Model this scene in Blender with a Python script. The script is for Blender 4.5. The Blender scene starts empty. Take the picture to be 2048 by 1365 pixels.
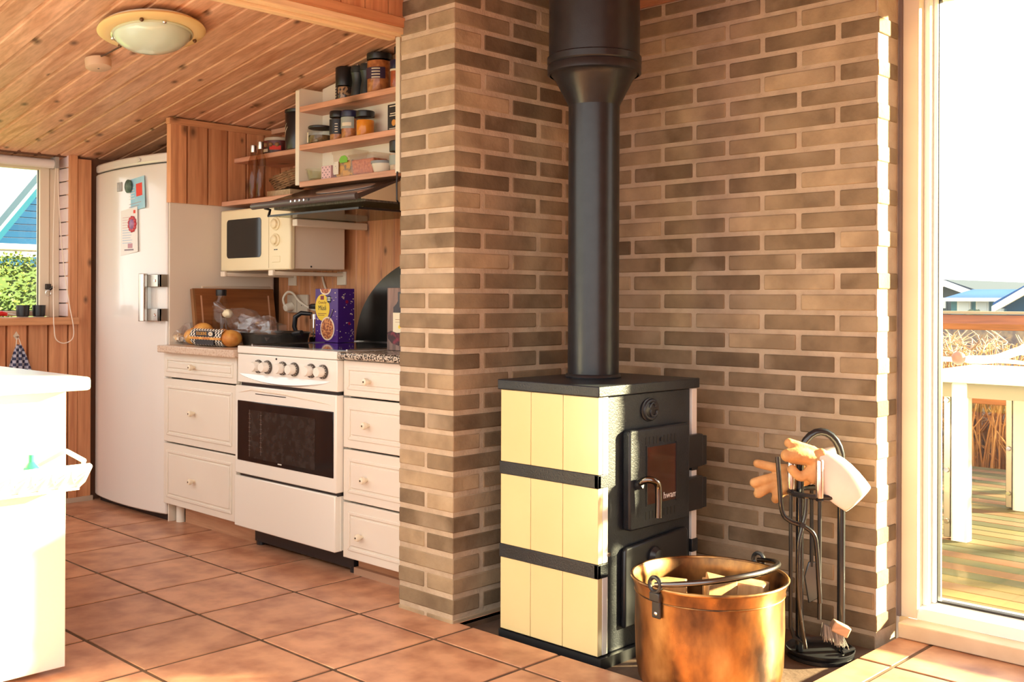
import bpy, bmesh, math, random
from mathutils import Vector, Matrix
random.seed(7)
SC = bpy.context.scene
COL = SC.collection
pi = math.pi

# ------------------------------------------------------------------ camera
cam = bpy.data.cameras.new('camera')
camo = bpy.data.objects.new('camera', cam); COL.objects.link(camo)
YAW, ROLL = -0.77, 0.0035
fw = Vector((math.sin(YAW), math.cos(YAW), 0)); rt = Vector((math.cos(YAW), -math.sin(YAW), 0)); up = Vector((0, 0, 1))
r2 = rt*math.cos(ROLL)+up*math.sin(ROLL); u2 = up*math.cos(ROLL)-rt*math.sin(ROLL)
mw = Matrix((r2, u2, -fw)).transposed().to_4x4(); mw.translation = Vector((2.2232, -2.0542, 0.93))
camo.matrix_world = mw
cam.sensor_width = 36; cam.sensor_fit = 'HORIZONTAL'; cam.lens = 2120/2048*36
cam.shift_y = -(682.5-598)/2048
cam.clip_start = .05; cam.clip_end = 300
SC.camera = camo

# ------------------------------------------------------------------ world, sun, exposure
W = bpy.data.worlds.new('world'); SC.world = W; W.use_nodes = True
wn = W.node_tree.nodes; wl = W.node_tree.links
bg = wn['Background']
bg.inputs['Color'].default_value = (1.0, .97, .93, 1)
bg.inputs['Strength'].default_value = 1.3
sun = bpy.data.lights.new('sun', 'SUN'); suno = bpy.data.objects.new('sun', sun); COL.objects.link(suno)
sun.energy = 32; sun.color = (1, .84, .47); sun.angle = math.radians(2.5)
ELEV = math.radians(15)
sd = Vector((.8, 1, 0)).normalized()*math.cos(ELEV)+Vector((0, 0, math.sin(ELEV)))
suno.rotation_euler = sd.to_track_quat('Z', 'Y').to_euler(); suno.location = (4, 5, 3)
vs = SC.view_settings
vs.view_transform = 'Standard'; vs.look = 'None'; vs.gamma = 1; vs.use_curve_mapping = False
vs.exposure = 1.05
SC.cycles.use_denoising = True
SC.cycles.max_bounces = 8; SC.cycles.transparent_max_bounces = 16
SC.cycles.caustics_reflective = False; SC.cycles.caustics_refractive = False
SC.cycles.sample_clamp_indirect = 6

# ------------------------------------------------------------------ materials
MATS = {}
def _base(name):
    m = bpy.data.materials.new(name); m.use_nodes = True
    nt = m.node_tree
    return m, nt, nt.nodes, nt.links, nt.nodes['Principled BSDF']
def rgba(c): return (c[0], c[1], c[2], 1)
def _coords(N, L, stretch, rnd=True):
    tc = N.new('ShaderNodeTexCoord'); mp = N.new('ShaderNodeMapping'); mp.inputs['Scale'].default_value = stretch
    L.new(tc.outputs['Object'], mp.inputs['Vector'])
    if not rnd: return mp.outputs[0]
    oi = N.new('ShaderNodeObjectInfo'); mul = N.new('ShaderNodeMath'); mul.operation = 'MULTIPLY'; mul.inputs[1].default_value = 37
    L.new(oi.outputs['Random'], mul.inputs[0])
    ad = N.new('ShaderNodeVectorMath'); ad.operation = 'ADD'
    L.new(mp.outputs[0], ad.inputs[0]); L.new(mul.outputs[0], ad.inputs[1])
    return ad.outputs[0]
def _ramp(N, L, src, stops):
    r = N.new('ShaderNodeValToRGB'); e = r.color_ramp.elements
    e[0].position, e[0].color = stops[0][0], rgba(stops[0][1]); e[1].position, e[1].color = stops[-1][0], rgba(stops[-1][1])
    for p, c in stops[1:-1]:
        k = e.new(p); k.color = rgba(c)
    L.new(src, r.inputs[0]); return r.outputs[0]
def _mix(N, L, a, b, f, mode='MIX'):
    m = N.new('ShaderNodeMix'); m.data_type = 'RGBA'; m.blend_type = mode
    for s, x in ((m.inputs[0], f), (m.inputs[6], a), (m.inputs[7], b)):
        if hasattr(x, 'is_output') or isinstance(x, bpy.types.NodeSocket): L.new(x, s)
        elif isinstance(x, (int, float)): s.default_value = x
        else: s.default_value = rgba(x)
    return m.outputs[2]
def pm(name, c, c2=None, ns=6, st=(1, 1, 1), lo=.35, hi=.65, rough=.5, metal=0, bump=0, bs=60, rnd=0, coat=0, spec=.5, emit=None, detail=4):
    if name in MATS: return MATS[name]
    m, nt, N, L, B = _base(name)
    B.inputs['Base Color'].default_value = rgba(c); B.inputs['Roughness'].default_value = rough
    B.inputs['Metallic'].default_value = metal; B.inputs['Specular IOR Level'].default_value = spec
    if coat: B.inputs['Coat Weight'].default_value = coat; B.inputs['Coat Roughness'].default_value = .08
    col = None
    if c2 is not None:
        v = _coords(N, L, st)
        n = N.new('ShaderNodeTexNoise'); n.inputs['Scale'].default_value = ns; n.inputs['Detail'].default_value = detail
        L.new(v, n.inputs['Vector'])
        col = _ramp(N, L, n.outputs['Fac'], [(lo, c), (hi, c2)])
    if rnd:
        oi = N.new('ShaderNodeObjectInfo'); mr = N.new('ShaderNodeMapRange')
        mr.inputs[3].default_value = 1-rnd; mr.inputs[4].default_value = 1+rnd*.6
        L.new(oi.outputs['Random'], mr.inputs[0])
        cc = N.new('ShaderNodeCombineColor')
        for i in range(3): L.new(mr.outputs[0], cc.inputs[i])
        col = _mix(N, L, col if col is not None else c, cc.outputs[0], 1.0, 'MULTIPLY')
    if col is not None: L.new(col, B.inputs['Base Color'])
    if bump:
        v = _coords(N, L, st)
        n = N.new('ShaderNodeTexNoise'); n.inputs['Scale'].default_value = bs; n.inputs['Detail'].default_value = 5
        L.new(v, n.inputs['Vector'])
        b = N.new('ShaderNodeBump'); b.inputs['Strength'].default_value = bump; b.inputs['Distance'].default_value = .004
        L.new(n.outputs['Fac'], b.inputs['Height']); L.new(b.outputs[0], B.inputs['Normal'])
    if emit: B.inputs['Emission Color'].default_value = rgba(c); B.inputs['Emission Strength'].default_value = emit
    MATS[name] = m; return m
def wood(name, axis, c1, c2, knot=(.17, .075, .035), rough=.45, ks=3.2, rnd=.18, fine=16):
    if name in MATS: return MATS[name]
    m, nt, N, L, B = _base(name)
    s = [1, 1, 1]; s[axis] = .07
    v = _coords(N, L, s)
    n = N.new('ShaderNodeTexNoise'); n.inputs['Scale'].default_value = fine; n.inputs['Detail'].default_value = 6; n.inputs['Distortion'].default_value = 1.2
    L.new(v, n.inputs['Vector'])
    mid = tuple((a+b)/2 for a, b in zip(c1, c2))
    col = _ramp(N, L, n.outputs['Fac'], [(.3, c2), (.45, mid), (.62, c1)])
    n2 = N.new('ShaderNodeTexNoise'); n2.inputs['Scale'].default_value = fine*6; n2.inputs['Detail'].default_value = 3
    L.new(v, n2.inputs['Vector'])
    col = _mix(N, L, col, _ramp(N, L, n2.outputs['Fac'], [(.35, (.72, .66, .6)), (.6, (1, 1, 1))]), .55, 'MULTIPLY')
    tc = N.new('ShaderNodeTexCoord'); sp = N.new('ShaderNodeSeparateXYZ'); L.new(tc.outputs['Object'], sp.inputs[0])
    oth = [i for i in range(3) if i != axis]; ad = N.new('ShaderNodeMath'); ad.operation = 'ADD'
    L.new(sp.outputs[oth[0]], ad.inputs[0]); L.new(sp.outputs[oth[1]], ad.inputs[1])
    oi0 = N.new('ShaderNodeObjectInfo'); mu0 = N.new('ShaderNodeMath'); mu0.operation = 'MULTIPLY_ADD'; mu0.inputs[1].default_value = 53
    L.new(oi0.outputs['Random'], mu0.inputs[0]); L.new(ad.outputs[0], mu0.inputs[2])
    al = N.new('ShaderNodeMath'); al.operation = 'MULTIPLY'; al.inputs[1].default_value = .62; L.new(sp.outputs[axis], al.inputs[0])
    cb = N.new('ShaderNodeCombineXYZ'); L.new(mu0.outputs[0], cb.inputs[0]); L.new(al.outputs[0], cb.inputs[1])
    vo = N.new('ShaderNodeTexVoronoi'); vo.voronoi_dimensions = '2D'; vo.inputs['Scale'].default_value = ks*4.2; vo.inputs['Randomness'].default_value = 1
    L.new(cb.outputs[0], vo.inputs['Vector'])
    sc_ = N.new('ShaderNodeSeparateColor'); L.new(vo.outputs['Color'], sc_.inputs[0])
    gt = N.new('ShaderNodeMath'); gt.operation = 'GREATER_THAN'; gt.inputs[1].default_value = .52; L.new(sc_.outputs[0], gt.inputs[0])
    sz = N.new('ShaderNodeMapRange'); sz.inputs[3].default_value = .75; sz.inputs[4].default_value = 1.7; L.new(sc_.outputs[1], sz.inputs[0])
    dv = N.new('ShaderNodeMath'); dv.operation = 'MULTIPLY'; L.new(vo.outputs['Distance'], dv.inputs[0]); L.new(sz.outputs[0], dv.inputs[1])
    kr = _ramp(N, L, dv.outputs[0], [(.03, (.95, .95, .95)), (.075, (.55, .55, .55)), (.15, (0, 0, 0))])
    kf = _mix(N, L, (0, 0, 0), kr, gt.outputs[0])
    col = _mix(N, L, col, knot, kf)
    oi = N.new('ShaderNodeObjectInfo'); mr = N.new('ShaderNodeMapRange'); mr.inputs[3].default_value = 1-rnd; mr.inputs[4].default_value = 1+rnd*.5
    L.new(oi.outputs['Random'], mr.inputs[0])
    cc = N.new('ShaderNodeCombineColor')
    for i in range(3): L.new(mr.outputs[0], cc.inputs[i])
    col = _mix(N, L, col, cc.outputs[0], 1.0, 'MULTIPLY')
    L.new(col, B.inputs['Base Color']); B.inputs['Roughness'].default_value = rough
    b = N.new('ShaderNodeBump'); b.inputs['Strength'].default_value = .12; b.inputs['Distance'].default_value = .002
    L.new(n2.outputs['Fac'], b.inputs['Height']); L.new(b.outputs[0], B.inputs['Normal'])
    MATS[name] = m; return m
def glass(name, tint=(1, 1, 1), refl=.08, rough=.02, fres=True):
    if name in MATS: return MATS[name]
    m = bpy.data.materials.new(name); m.use_nodes = True; nt = m.node_tree; N, L = nt.nodes, nt.links
    N.clear(); out = N.new('ShaderNodeOutputMaterial')
    t = N.new('ShaderNodeBsdfTransparent'); t.inputs[0].default_value = rgba(tint)
    g = N.new('ShaderNodeBsdfGlossy'); g.inputs['Roughness'].default_value = rough
    mx = N.new('ShaderNodeMixShader')
    if fres:
        lw = N.new('ShaderNodeLayerWeight'); lw.inputs[0].default_value = .5
        pw = N.new('ShaderNodeMath'); pw.operation = 'POWER'; pw.inputs[1].default_value = 4; L.new(lw.outputs['Facing'], pw.inputs[0])
        ma = N.new('ShaderNodeMath'); ma.operation = 'MULTIPLY_ADD'; ma.inputs[1].default_value = .55; ma.inputs[2].default_value = .035; L.new(pw.outputs[0], ma.inputs[0])
        L.new(ma.outputs[0], mx.inputs[0])
    else: mx.inputs[0].default_value = refl
    L.new(t.outputs[0], mx.inputs[1]); L.new(g.outputs[0], mx.inputs[2]); L.new(mx.outputs[0], out.inputs[0])
    MATS[name] = m; return m
def film(name, tint, gl=.12, df=.10, rough=.12):
    if name in MATS: return MATS[name]
    m = glass(name, tint, refl=gl, fres=False, rough=rough); nt = m.node_tree; N, L = nt.nodes, nt.links
    out = [n for n in N if n.type == 'OUTPUT_MATERIAL'][0]; src = out.inputs[0].links[0].from_socket
    d = N.new('ShaderNodeBsdfDiffuse'); d.inputs[0].default_value = (.85, .82, .80, 1); mx = N.new('ShaderNodeMixShader'); mx.inputs[0].default_value = df
    L.new(src, mx.inputs[1]); L.new(d.outputs[0], mx.inputs[2]); L.new(mx.outputs[0], out.inputs[0]); return m
def checks(name, c1, c2, scale, axes=(0, 2)):
    if name in MATS: return MATS[name]
    m, nt, N, L, B = _base(name)
    tc = N.new('ShaderNodeTexCoord'); ch = N.new('ShaderNodeTexChecker'); ch.inputs['Scale'].default_value = scale
    ch.inputs['Color1'].default_value = rgba(c1); ch.inputs['Color2'].default_value = rgba(c2)
    sx = N.new('ShaderNodeSeparateXYZ'); cb = N.new('ShaderNodeCombineXYZ'); cb.inputs[2].default_value = .001
    L.new(tc.outputs['Object'], sx.inputs[0]); L.new(sx.outputs[axes[0]], cb.inputs[0]); L.new(sx.outputs[axes[1]], cb.inputs[1])
    L.new(cb.outputs[0], ch.inputs['Vector'])
    L.new(ch.outputs[0], B.inputs['Base Color']); B.inputs['Roughness'].default_value = .7
    MATS[name] = m; return m

# brick: colour differs from brick to brick and is flecked inside each brick
def brickmat(name, stops, fleck):
    m, nt, N, L, B = _base(name)
    oi = N.new('ShaderNodeObjectInfo')
    col = _ramp(N, L, oi.outputs['Random'], stops)
    n = N.new('ShaderNodeTexNoise'); n.inputs['Scale'].default_value = 9; n.inputs['Detail'].default_value = 6
    L.new(_coords(N, L, (1, 1, 1)), n.inputs['Vector'])
    col = _mix(N, L, col, _ramp(N, L, n.outputs['Fac'], [(.33, (.70, .66, .62)), (.66, (1.25, 1.22, 1.15))]), .9, 'MULTIPLY')
    n2 = N.new('ShaderNodeTexNoise'); n2.inputs['Scale'].default_value = 3.1; n2.inputs['Detail'].default_value = 7
    L.new(_coords(N, L, (1, 1, 1)), n2.inputs['Vector'])
    col = _mix(N, L, col, fleck, _ramp(N, L, n2.outputs['Fac'], [(.55, (0, 0, 0)), (.72, (.8, .8, .8))]))
    L.new(col, B.inputs['Base Color']); B.inputs['Roughness'].default_value = .88; B.inputs['Specular IOR Level'].default_value = .2
    n3 = N.new('ShaderNodeTexNoise'); n3.inputs['Scale'].default_value = 90; n3.inputs['Detail'].default_value = 4
    L.new(_coords(N, L, (1, 1, 1)), n3.inputs['Vector'])
    b = N.new('ShaderNodeBump'); b.inputs['Strength'].default_value = .5; b.inputs['Distance'].default_value = .003
    L.new(n3.outputs['Fac'], b.inputs['Height']); L.new(b.outputs[0], B.inputs['Normal'])
    MATS[name] = m; return m
BRICK = brickmat('brick', [(0, (.150, .109, .069)), (.35, (.220, .163, .105)), (.7, (.295, .222, .144)), (1, (.40, .305, .20))], (.42, .325, .22))
MORTAR = pm('mortar', (.53, .42, .305), (.44, .34, .24), ns=18, rough=.95, bump=.6, bs=120, spec=.1)
TILE = pm('terracotta', (.66, .345, .20), (.40, .175, .098), ns=11, lo=.36, hi=.68, rough=.38, bump=.08, bs=40, rnd=.12, detail=9)
GROUT = pm('grout', (.10, .055, .03), (.16, .09, .05), ns=20, rough=.95)
PINEX = wood('pine_x', 0, (.90, .55, .35), (.64, .31, .165), ks=1.7)
PINEZ = wood('pine_z', 2, (.74, .36, .17), (.52, .20, .085), ks=1.9)
PINEY = wood('pine_y', 1, (.72, .36, .17), (.55, .23, .10), ks=1.6)
SHELFW = wood('shelf_wood', 0, (.78, .42, .27), (.66, .31, .19), ks=.8)
KICK = wood('kick_wood', 0, (.60, .33, .19), (.42, .20, .10), ks=.8)
WHITE = pm('white_paint', (.83, .78, .66), rough=.42)
WHITE2 = pm('white_lacquer', (.82, .75, .64), (.79, .72, .61), ns=3, rough=.3)
ENAMEL = pm('white_enamel', (.86, .83, .74), rough=.15, coat=.5)
CREAM = pm('cream_plastic', (.85, .74, .48), rough=.35)
BLACK = pm('black_plastic', (.012, .012, .014), rough=.35)
IRON = pm('black_cast_iron', (.009, .012, .017), (.015, .019, .026), ns=14, rough=.42, bump=.25, bs=220)
IRON2 = pm('black_steel', (.016, .017, .02), rough=.32)
STEELB = pm('brushed_steel', (.55, .52, .48), rough=.28, metal=1)
CHROME = pm('chrome', (.85, .83, .80), rough=.08, metal=1)
GLASS = glass('clear_glass', (.97, .99, .98))
PANE = glass('window_pane', (.97, .985, .985), refl=.022, fres=False, rough=.0)
SMOKE = glass('smoked_glass', (.12, .10, .09))

# ------------------------------------------------------------------ mesh building
class MB:
    def __init__(s): s.v = []; s.f = []
    def add(s, vs, fs):
        o = len(s.v); s.v += [tuple(q) for q in vs]; s.f += [tuple(i+o for i in q) for q in fs]; return s
    def box(s, x0, x1, y0, y1, z0, z1):
        x0, x1 = sorted((x0, x1)); y0, y1 = sorted((y0, y1)); z0, z1 = sorted((z0, z1))
        return s.add([(x0, y0, z0), (x1, y0, z0), (x1, y1, z0), (x0, y1, z0), (x0, y0, z1), (x1, y0, z1), (x1, y1, z1), (x0, y1, z1)],
                     [(0, 3, 2, 1), (4, 5, 6, 7), (0, 1, 5, 4), (1, 2, 6, 5), (2, 3, 7, 6), (3, 0, 4, 7)])
    def prism(s, poly, ax, t0, t1):
        # poly in the two other axes (cyclic order), extruded along ax from t0 to t1
        def p(a, b, t): return {0: (t, a, b), 1: (a, t, b), 2: (a, b, t)}[ax]
        n = len(poly); ar = sum(poly[i][0]*poly[(i+1) % n][1]-poly[(i+1) % n][0]*poly[i][1] for i in range(n))
        if (ar < 0) != (ax == 1): poly = poly[::-1]
        if t0 > t1: t0, t1 = t1, t0
        vs = [p(a, b, t0) for a, b in poly]+[p(a, b, t1) for a, b in poly]
        fs = [tuple(range(n-1, -1, -1)), tuple(range(n, 2*n))]+[(i, (i+1) % n, n+(i+1) % n, n+i) for i in range(n)]
        return s.add(vs, fs)
    def cyl(s, p0, p1, r0, r1=None, n=20, sq=1):
        r1 = r0 if r1 is None else r1
        p0, p1 = Vector(p0), Vector(p1); d = (p1-p0).normalized()
        a = d.orthogonal().normalized() if abs(d.z) < .999 else Vector((1, 0, 0))
        if abs(d.z) < .9: a = Vector((0, 0, 1)).cross(d).normalized()
        b = d.cross(a)
        vs = []
        for p, r in ((p0, r0), (p1, r1)):
            for i in range(n):
                t = 2*pi*i/n; vs.append(p+a*r*math.cos(t)+b*r*math.sin(t)*sq)
        fs = [(i, (i+1) % n, n+(i+1) % n, n+i) for i in range(n)]+[tuple(range(n-1, -1, -1)), tuple(range(n, 2*n))]
        return s.add(vs, fs)
    def lathe(s, prof, n=32, c=(0, 0, 0), ax=2, cap=True, sq=(1, 1)):
        vs = []
        for r, h in prof:
            for i in range(n):
                t = 2*pi*i/n; x, y = r*math.cos(t)*sq[0], r*math.sin(t)*sq[1]
                vs.append({2: (c[0]+x, c[1]+y, c[2]+h), 1: (c[0]+x, c[1]+h, c[2]+y), 0: (c[0]+h, c[1]+x, c[2]+y)}[ax])
        k = len(prof); fs = []
        for j in range(k-1):
            for i in range(n):
                q = (j*n+i, j*n+(i+1) % n, (j+1)*n+(i+1) % n, (j+1)*n+i)
                fs.append(q[::-1] if ax == 1 else q)
        if cap:
            a, b = tuple(range(n-1, -1, -1)), tuple(range((k-1)*n, k*n))
            fs += [a[::-1], b[::-1]] if ax == 1 else [a, b]
        return s.add(vs, fs)
    def tube(s, pts, r, n=10, caps=True, closed=False):
        pts = [Vector(p) for p in pts]; k = len(pts); rr = r if isinstance(r, (list, tuple)) else [r]*k
        vs = []; prev = None
        for i, p in enumerate(pts):
            a = pts[(i+1) % k] if (closed or i < k-1) else p
            b = pts[i-1] if (closed or i > 0) else p
            d = (a-b).normalized()
            if prev is None: x = d.orthogonal().normalized()
            else:
                x = prev-d*prev.dot(d)
                x = x.normalized() if x.length > 1e-6 else d.orthogonal().normalized()
            prev = x; y = d.cross(x)
            for j in range(n):
                t = 2*pi*j/n; vs.append(p+x*rr[i]*math.cos(t)+y*rr[i]*math.sin(t))
        fs = []
        for i in range(k if closed else k-1):
            for j in range(n):
                i2 = (i+1) % k
                fs.append((i*n+j, i*n+(j+1) % n, i2*n+(j+1) % n, i2*n+j))
        if caps and not closed: fs += [tuple(range(n-1, -1, -1)), tuple(range((k-1)*n, k*n))]
        return s.add(vs, fs)
    def ball(s, c, r, n=16, m=10):
        r = r if isinstance(r, (list, tuple)) else (r, r, r)
        vs = [(c[0], c[1], c[2]-r[2])]
        for j in range(1, m):
            a = -pi/2+pi*j/m
            for i in range(n):
                t = 2*pi*i/n; vs.append((c[0]+r[0]*math.cos(a)*math.cos(t), c[1]+r[1]*math.cos(a)*math.sin(t), c[2]+r[2]*math.sin(a)))
        vs.append((c[0], c[1], c[2]+r[2])); fs = [(0, 1+(i+1) % n, 1+i) for i in range(n)]
        for j in range(m-2):
            for i in range(n): fs.append((1+j*n+i, 1+j*n+(i+1) % n, 1+(j+1)*n+(i+1) % n, 1+(j+1)*n+i))
        L = len(vs)-1; fs += [(L, 1+(m-2)*n+i, 1+(m-2)*n+(i+1) % n) for i in range(n)]
        return s.add(vs, fs)
    def xf(s, M):
        s.v = [tuple(M @ Vector(q)) for q in s.v]; return s
    def mesh(s, name):
        me = bpy.data.meshes.new(name); me.from_pydata(s.v, [], s.f); me.update()
        me.polygons.foreach_set('use_smooth', [True]*len(me.polygons)); me.set_sharp_from_angle(angle=math.radians(38))
        return me
def B(*a): return MB().box(*a)
def link(name, me, mat, parent=None, loc=None, bevel=0, seg=2):
    o = bpy.data.objects.new(name, me); COL.objects.link(o)
    if mat and not me.materials: me.materials.append(mat)
    if parent is not None: o.parent = parent
    if loc is not None: o.location = loc
    if bevel:
        md = o.modifiers.new('bevel', 'BEVEL'); md.width = bevel; md.segments = seg; md.limit_method = 'ANGLE'; md.angle_limit = math.radians(40)
    return o
def part(name, mb, mat, parent, bevel=0, world=False, seg=2):
    # world: vertices given in world coordinates; the parent then stands unrotated
    if world and parent is not None:
        p = parent; off = Vector((0, 0, 0))
        while p is not None: off += p.location; p = p.parent
        mb.xf(Matrix.Translation(-off))
    return link(name, mb.mesh(name), mat, parent, bevel=bevel, seg=seg)
def tag(o, label, cat, group=None, kind=None):
    o['label'] = label; o['category'] = cat
    if group: o['group'] = group
    if kind: o['kind'] = kind
    return o
def thing(name, label, cat, loc=(0, 0, 0), rz=0, group=None, kind=None, rot=None):
    o = bpy.data.objects.new(name, None); COL.objects.link(o); o.empty_display_size = .05
    o.location = loc; o.rotation_euler = rot if rot else (0, 0, rz)
    return tag(o, label, cat, group, kind)
def single(name, mb, mat, label, cat, loc=(0, 0, 0), rz=0, bevel=0, group=None, kind=None, rot=None):
    o = link(name, mb.mesh(name), mat, loc=loc, bevel=bevel); o.rotation_euler = rot if rot else (0, 0, rz)
    return tag(o, label, cat, group, kind)
def text(name, s, size, mat, parent, loc, rot, ext=.0003, align='CENTER', sx=1):
    c = bpy.data.curves.new(name, 'FONT'); c.body = s; c.size = size; c.extrude = ext; c.align_x = align; c.align_y = 'CENTER'; c.resolution_u = 2
    t = bpy.data.objects.new(name, c); COL.objects.link(t)
    bpy.context.view_layer.update()
    me = bpy.data.meshes.new_from_object(t.evaluated_get(bpy.context.evaluated_depsgraph_get()))
    bpy.data.objects.remove(t)
    o = link(name, me, mat, parent, loc); o.rotation_euler = rot; o.scale = (sx, 1, 1)
    return o
FACE_Y = (pi/2, 0, 0)          # text upright on a face that looks towards -Y
FACE_X = (pi/2, 0, pi/2)       # text upright on a face that looks towards +X
# ================================================================== STRUCTURE
# ------------------------------------------------------------------ floor of terracotta tiles around a sunken hearth
HX0, HX1, HY0, HY1 = 0.0, .955, .022, .71
floor = thing('floor', 'terracotta tiled floor with dark joints in front of kitchen and hearth', 'floor', kind='structure')
part('screed', MB().box(-2.8, HX0, -5.2, .95, -.06, -.0022).box(HX0, HX1, -5.2, HY0, -.06, -.0022).box(HX1, 6, -5.2, .95, -.06, -.0022), GROUT, floor)
def sub_rects(x0, x1, y0, y1):
    if x1 <= HX0 or x0 >= HX1 or y1 <= HY0 or y0 >= HY1: return [(x0, x1, y0, y1)]
    out = []
    if y0 < HY0: out.append((x0, x1, y0, HY0)); y0 = HY0
    if x0 < HX0: out.append((x0, HX0, y0, y1))
    if x1 > HX1: out.append((HX1, x1, y0, y1))
    return out
TX, TY, GAP = .3302, .336, .0056
full = {}
rest = MB(); g = GAP
for i in range(-8, 18):
    for j in range(-15, 3):
        x0, y0 = .057+i*TX, -.122+j*TY
        x1, y1 = x0+TX, min(y0+TY, .84)
        near = (-2.7 < x0 < 1.8 and y0 > -1.5)
        for (a, b, c, d) in sub_rects(x0, x1, y0, y1):
            if b-a < .02 or d-c < .02: continue
            ex = g if (a == x0) else 0; fx = g if b == x1 else 0; ey = g if c == y0 else 0; fy = g if d == y1 else 0
            w = (round(b-a-ex-fx, 4), round(d-c-ey-fy, 4))
            if not near: rest.box(a+ex, b-fx, c+ey, d-fy, -.012, 0); continue
            if w not in full:
                full[w] = B(0, w[0], 0, w[1], -.012, 0).mesh('tile')
            link('tile', full[w], TILE, floor, (a+ex, c+ey, 0), bevel=.0016)
o = part('tile_field', rest, TILE, floor); o['kind'] = 'stuff'

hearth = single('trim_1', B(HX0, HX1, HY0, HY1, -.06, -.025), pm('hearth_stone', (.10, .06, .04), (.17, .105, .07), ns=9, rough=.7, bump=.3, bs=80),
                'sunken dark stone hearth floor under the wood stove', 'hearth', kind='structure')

# ------------------------------------------------------------------ brick walls: mortar core plus single bricks
CH, J0 = .0584, .018
def course(k): return J0+k*CH+.0070, J0+(k+1)*CH-.0070
brick_cache = {}
def brick(parent, x0, x1, y0, y1, z0, z1):
    w = (round(x1-x0, 4), round(y1-y0, 4), round(z1-z0, 4))
    if w not in brick_cache:
        brick_cache[w] = B(-w[0]/2, w[0]/2, -w[1]/2, w[1]/2, -w[2]/2, w[2]/2).mesh('brick')
    jx = random.uniform(-.0011, .0011)
    return link('brick', brick_cache[w], BRICK, parent, ((x0+x1)/2+jx, (y0+y1)/2+random.uniform(-.0011, .0011), (z0+z1)/2+random.uniform(-.0008, .0008)), bevel=.0036, seg=2)
wp = thing('wall_partition', 'free-ending brick partition wall between kitchen and wood stove', 'wall', kind='structure')
part('mortar', B(-.2375, -.0025, .0025, .74, -.05, 1.875), MORTAR, wp)
q = .008
for k in range(-1, 32):
    z0, z1 = course(k)
    if k == -1: z0 = -.03
    if z1 > 1.875: z1 = 1.872
    if k % 2 == 0:
        brick(wp, -.24, 0, 0, .106, z0, z1)
        ys = [(.122, .346), (.362, .586), (.602, .705)]
    else:
        brick(wp, -.24, -.125, 0, .228, z0, z1)
        ys = [(0, .226), (.242, .466), (.482, .705)]
    for (a, b) in ys: brick(wp, -.113, 0, a, b, z0, z1)
wb = thing('wall_hearth', 'brown brick wall behind the wood stove ending at the patio window', 'wall', kind='structure')
part('mortar', B(-.24, .9265, .7135, .838, -.05, 1.875), MORTAR, wb)
for k in range(-1, 32):
    z0, z1 = course(k)
    if k == -1: z0 = -.03
    if z1 > 1.875: z1 = 1.872
    s = .09 if k % 2 == 0 else -.03
    xs = []
    if s > 0: xs.append((.004, s-q))
    while s < .90:
        a, b = max(s+q, .004), min(s+.24-q, .93)
        if b-a > .02: xs.append((a, b))
        s += .24
    for a, b in xs: brick(wb, a, b, .71, .832 if b > .92 else .80, z0, z1)

# ------------------------------------------------------------------ patio window wall on the right
PLAS = pm('plaster', (.74, .66, .55), rough=.9)
single('wall_window', MB().box(2.27, 6, .80, .96, -.05, 2.0).box(.93, 2.27, .86, .96, 1.80, 2.0).box(-.3, .935, .84, .96, -.05, 2.0),
       PLAS, 'outer wall around the tall patio window', 'wall', kind='structure')
FR = pm('window_paint', (.80, .70, .54), rough=.4); FW = pm('window_white', (.86, .84, .80), rough=.3)
w1 = thing('window_1', 'tall white framed patio window beside the brick wall', 'window', (.93, .85, 0), kind='structure')
part('jamb', B(.937, .983, .845, .955, .043, 1.82), FR, w1, bevel=.002, world=True)
part('jamb', B(2.20, 2.26, .845, .955, .043, 1.82), FR, w1, bevel=.002, world=True)
part('head', B(.983, 2.20, .845, .955, 1.775, 1.82), FR, w1, bevel=.002, world=True)
part('bottom_rail', MB().prism([(.845, .043), (.855, .072), (.955, .086), (.955, .043)], 0, .983, 2.20), FW, w1, world=True)
part('glazing_bead', B(.983, .999, .880, .950, .075, 1.775), FW, w1, bevel=.002, world=True)
part('glazing_bead', B(.999, 1.010, .905, .950, .080, 1.775), FW, w1, bevel=.002, world=True)
part('glazing_seal', B(1.010, 1.0125, .915, .935, .084, 1.775), BLACK, w1, world=True)
part('glazing_seal', B(1.0125, 2.2, .915, .935, .080, .0865), BLACK, w1, world=True)
part('pane', B(1.011, 2.195, .923, .929, .083, 1.775), PANE, w1, world=True)
part('sill_board', B(.957, 2.30, .782, .846, .001, .043), pm('sill_paint', (.74, .60, .42), (.66, .52, .35), ns=12, rough=.55), w1, bevel=.003, world=True)
part('joint_strip', B(.928, .9375, .838, .90, .043, 1.82), pm('joint_grey', (.22, .17, .15), rough=.8), w1, world=True)

# ------------------------------------------------------------------ ceilings
def cz(x): return 1.672+.155*(x+1.86)
ck = thing('ceiling', 'sloping pine board ceiling over the kitchen', 'ceiling', kind='structure')
x0, x1, PW = -2.72, -.262, .0875
pl = MB().prism([(.0025, -.004), (.006, 0), (.012, 0), (.015, .0045), (PW-.004, .0045), (PW-.001, .001), (PW-.001, -.004)], 0, 0, 1)
vs_ = []
for (t, y, z) in pl.v:
    X = x0+(x1-x0)*t; vs_.append((X, y, cz(X)+.012-z))
pl.v = vs_
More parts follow.
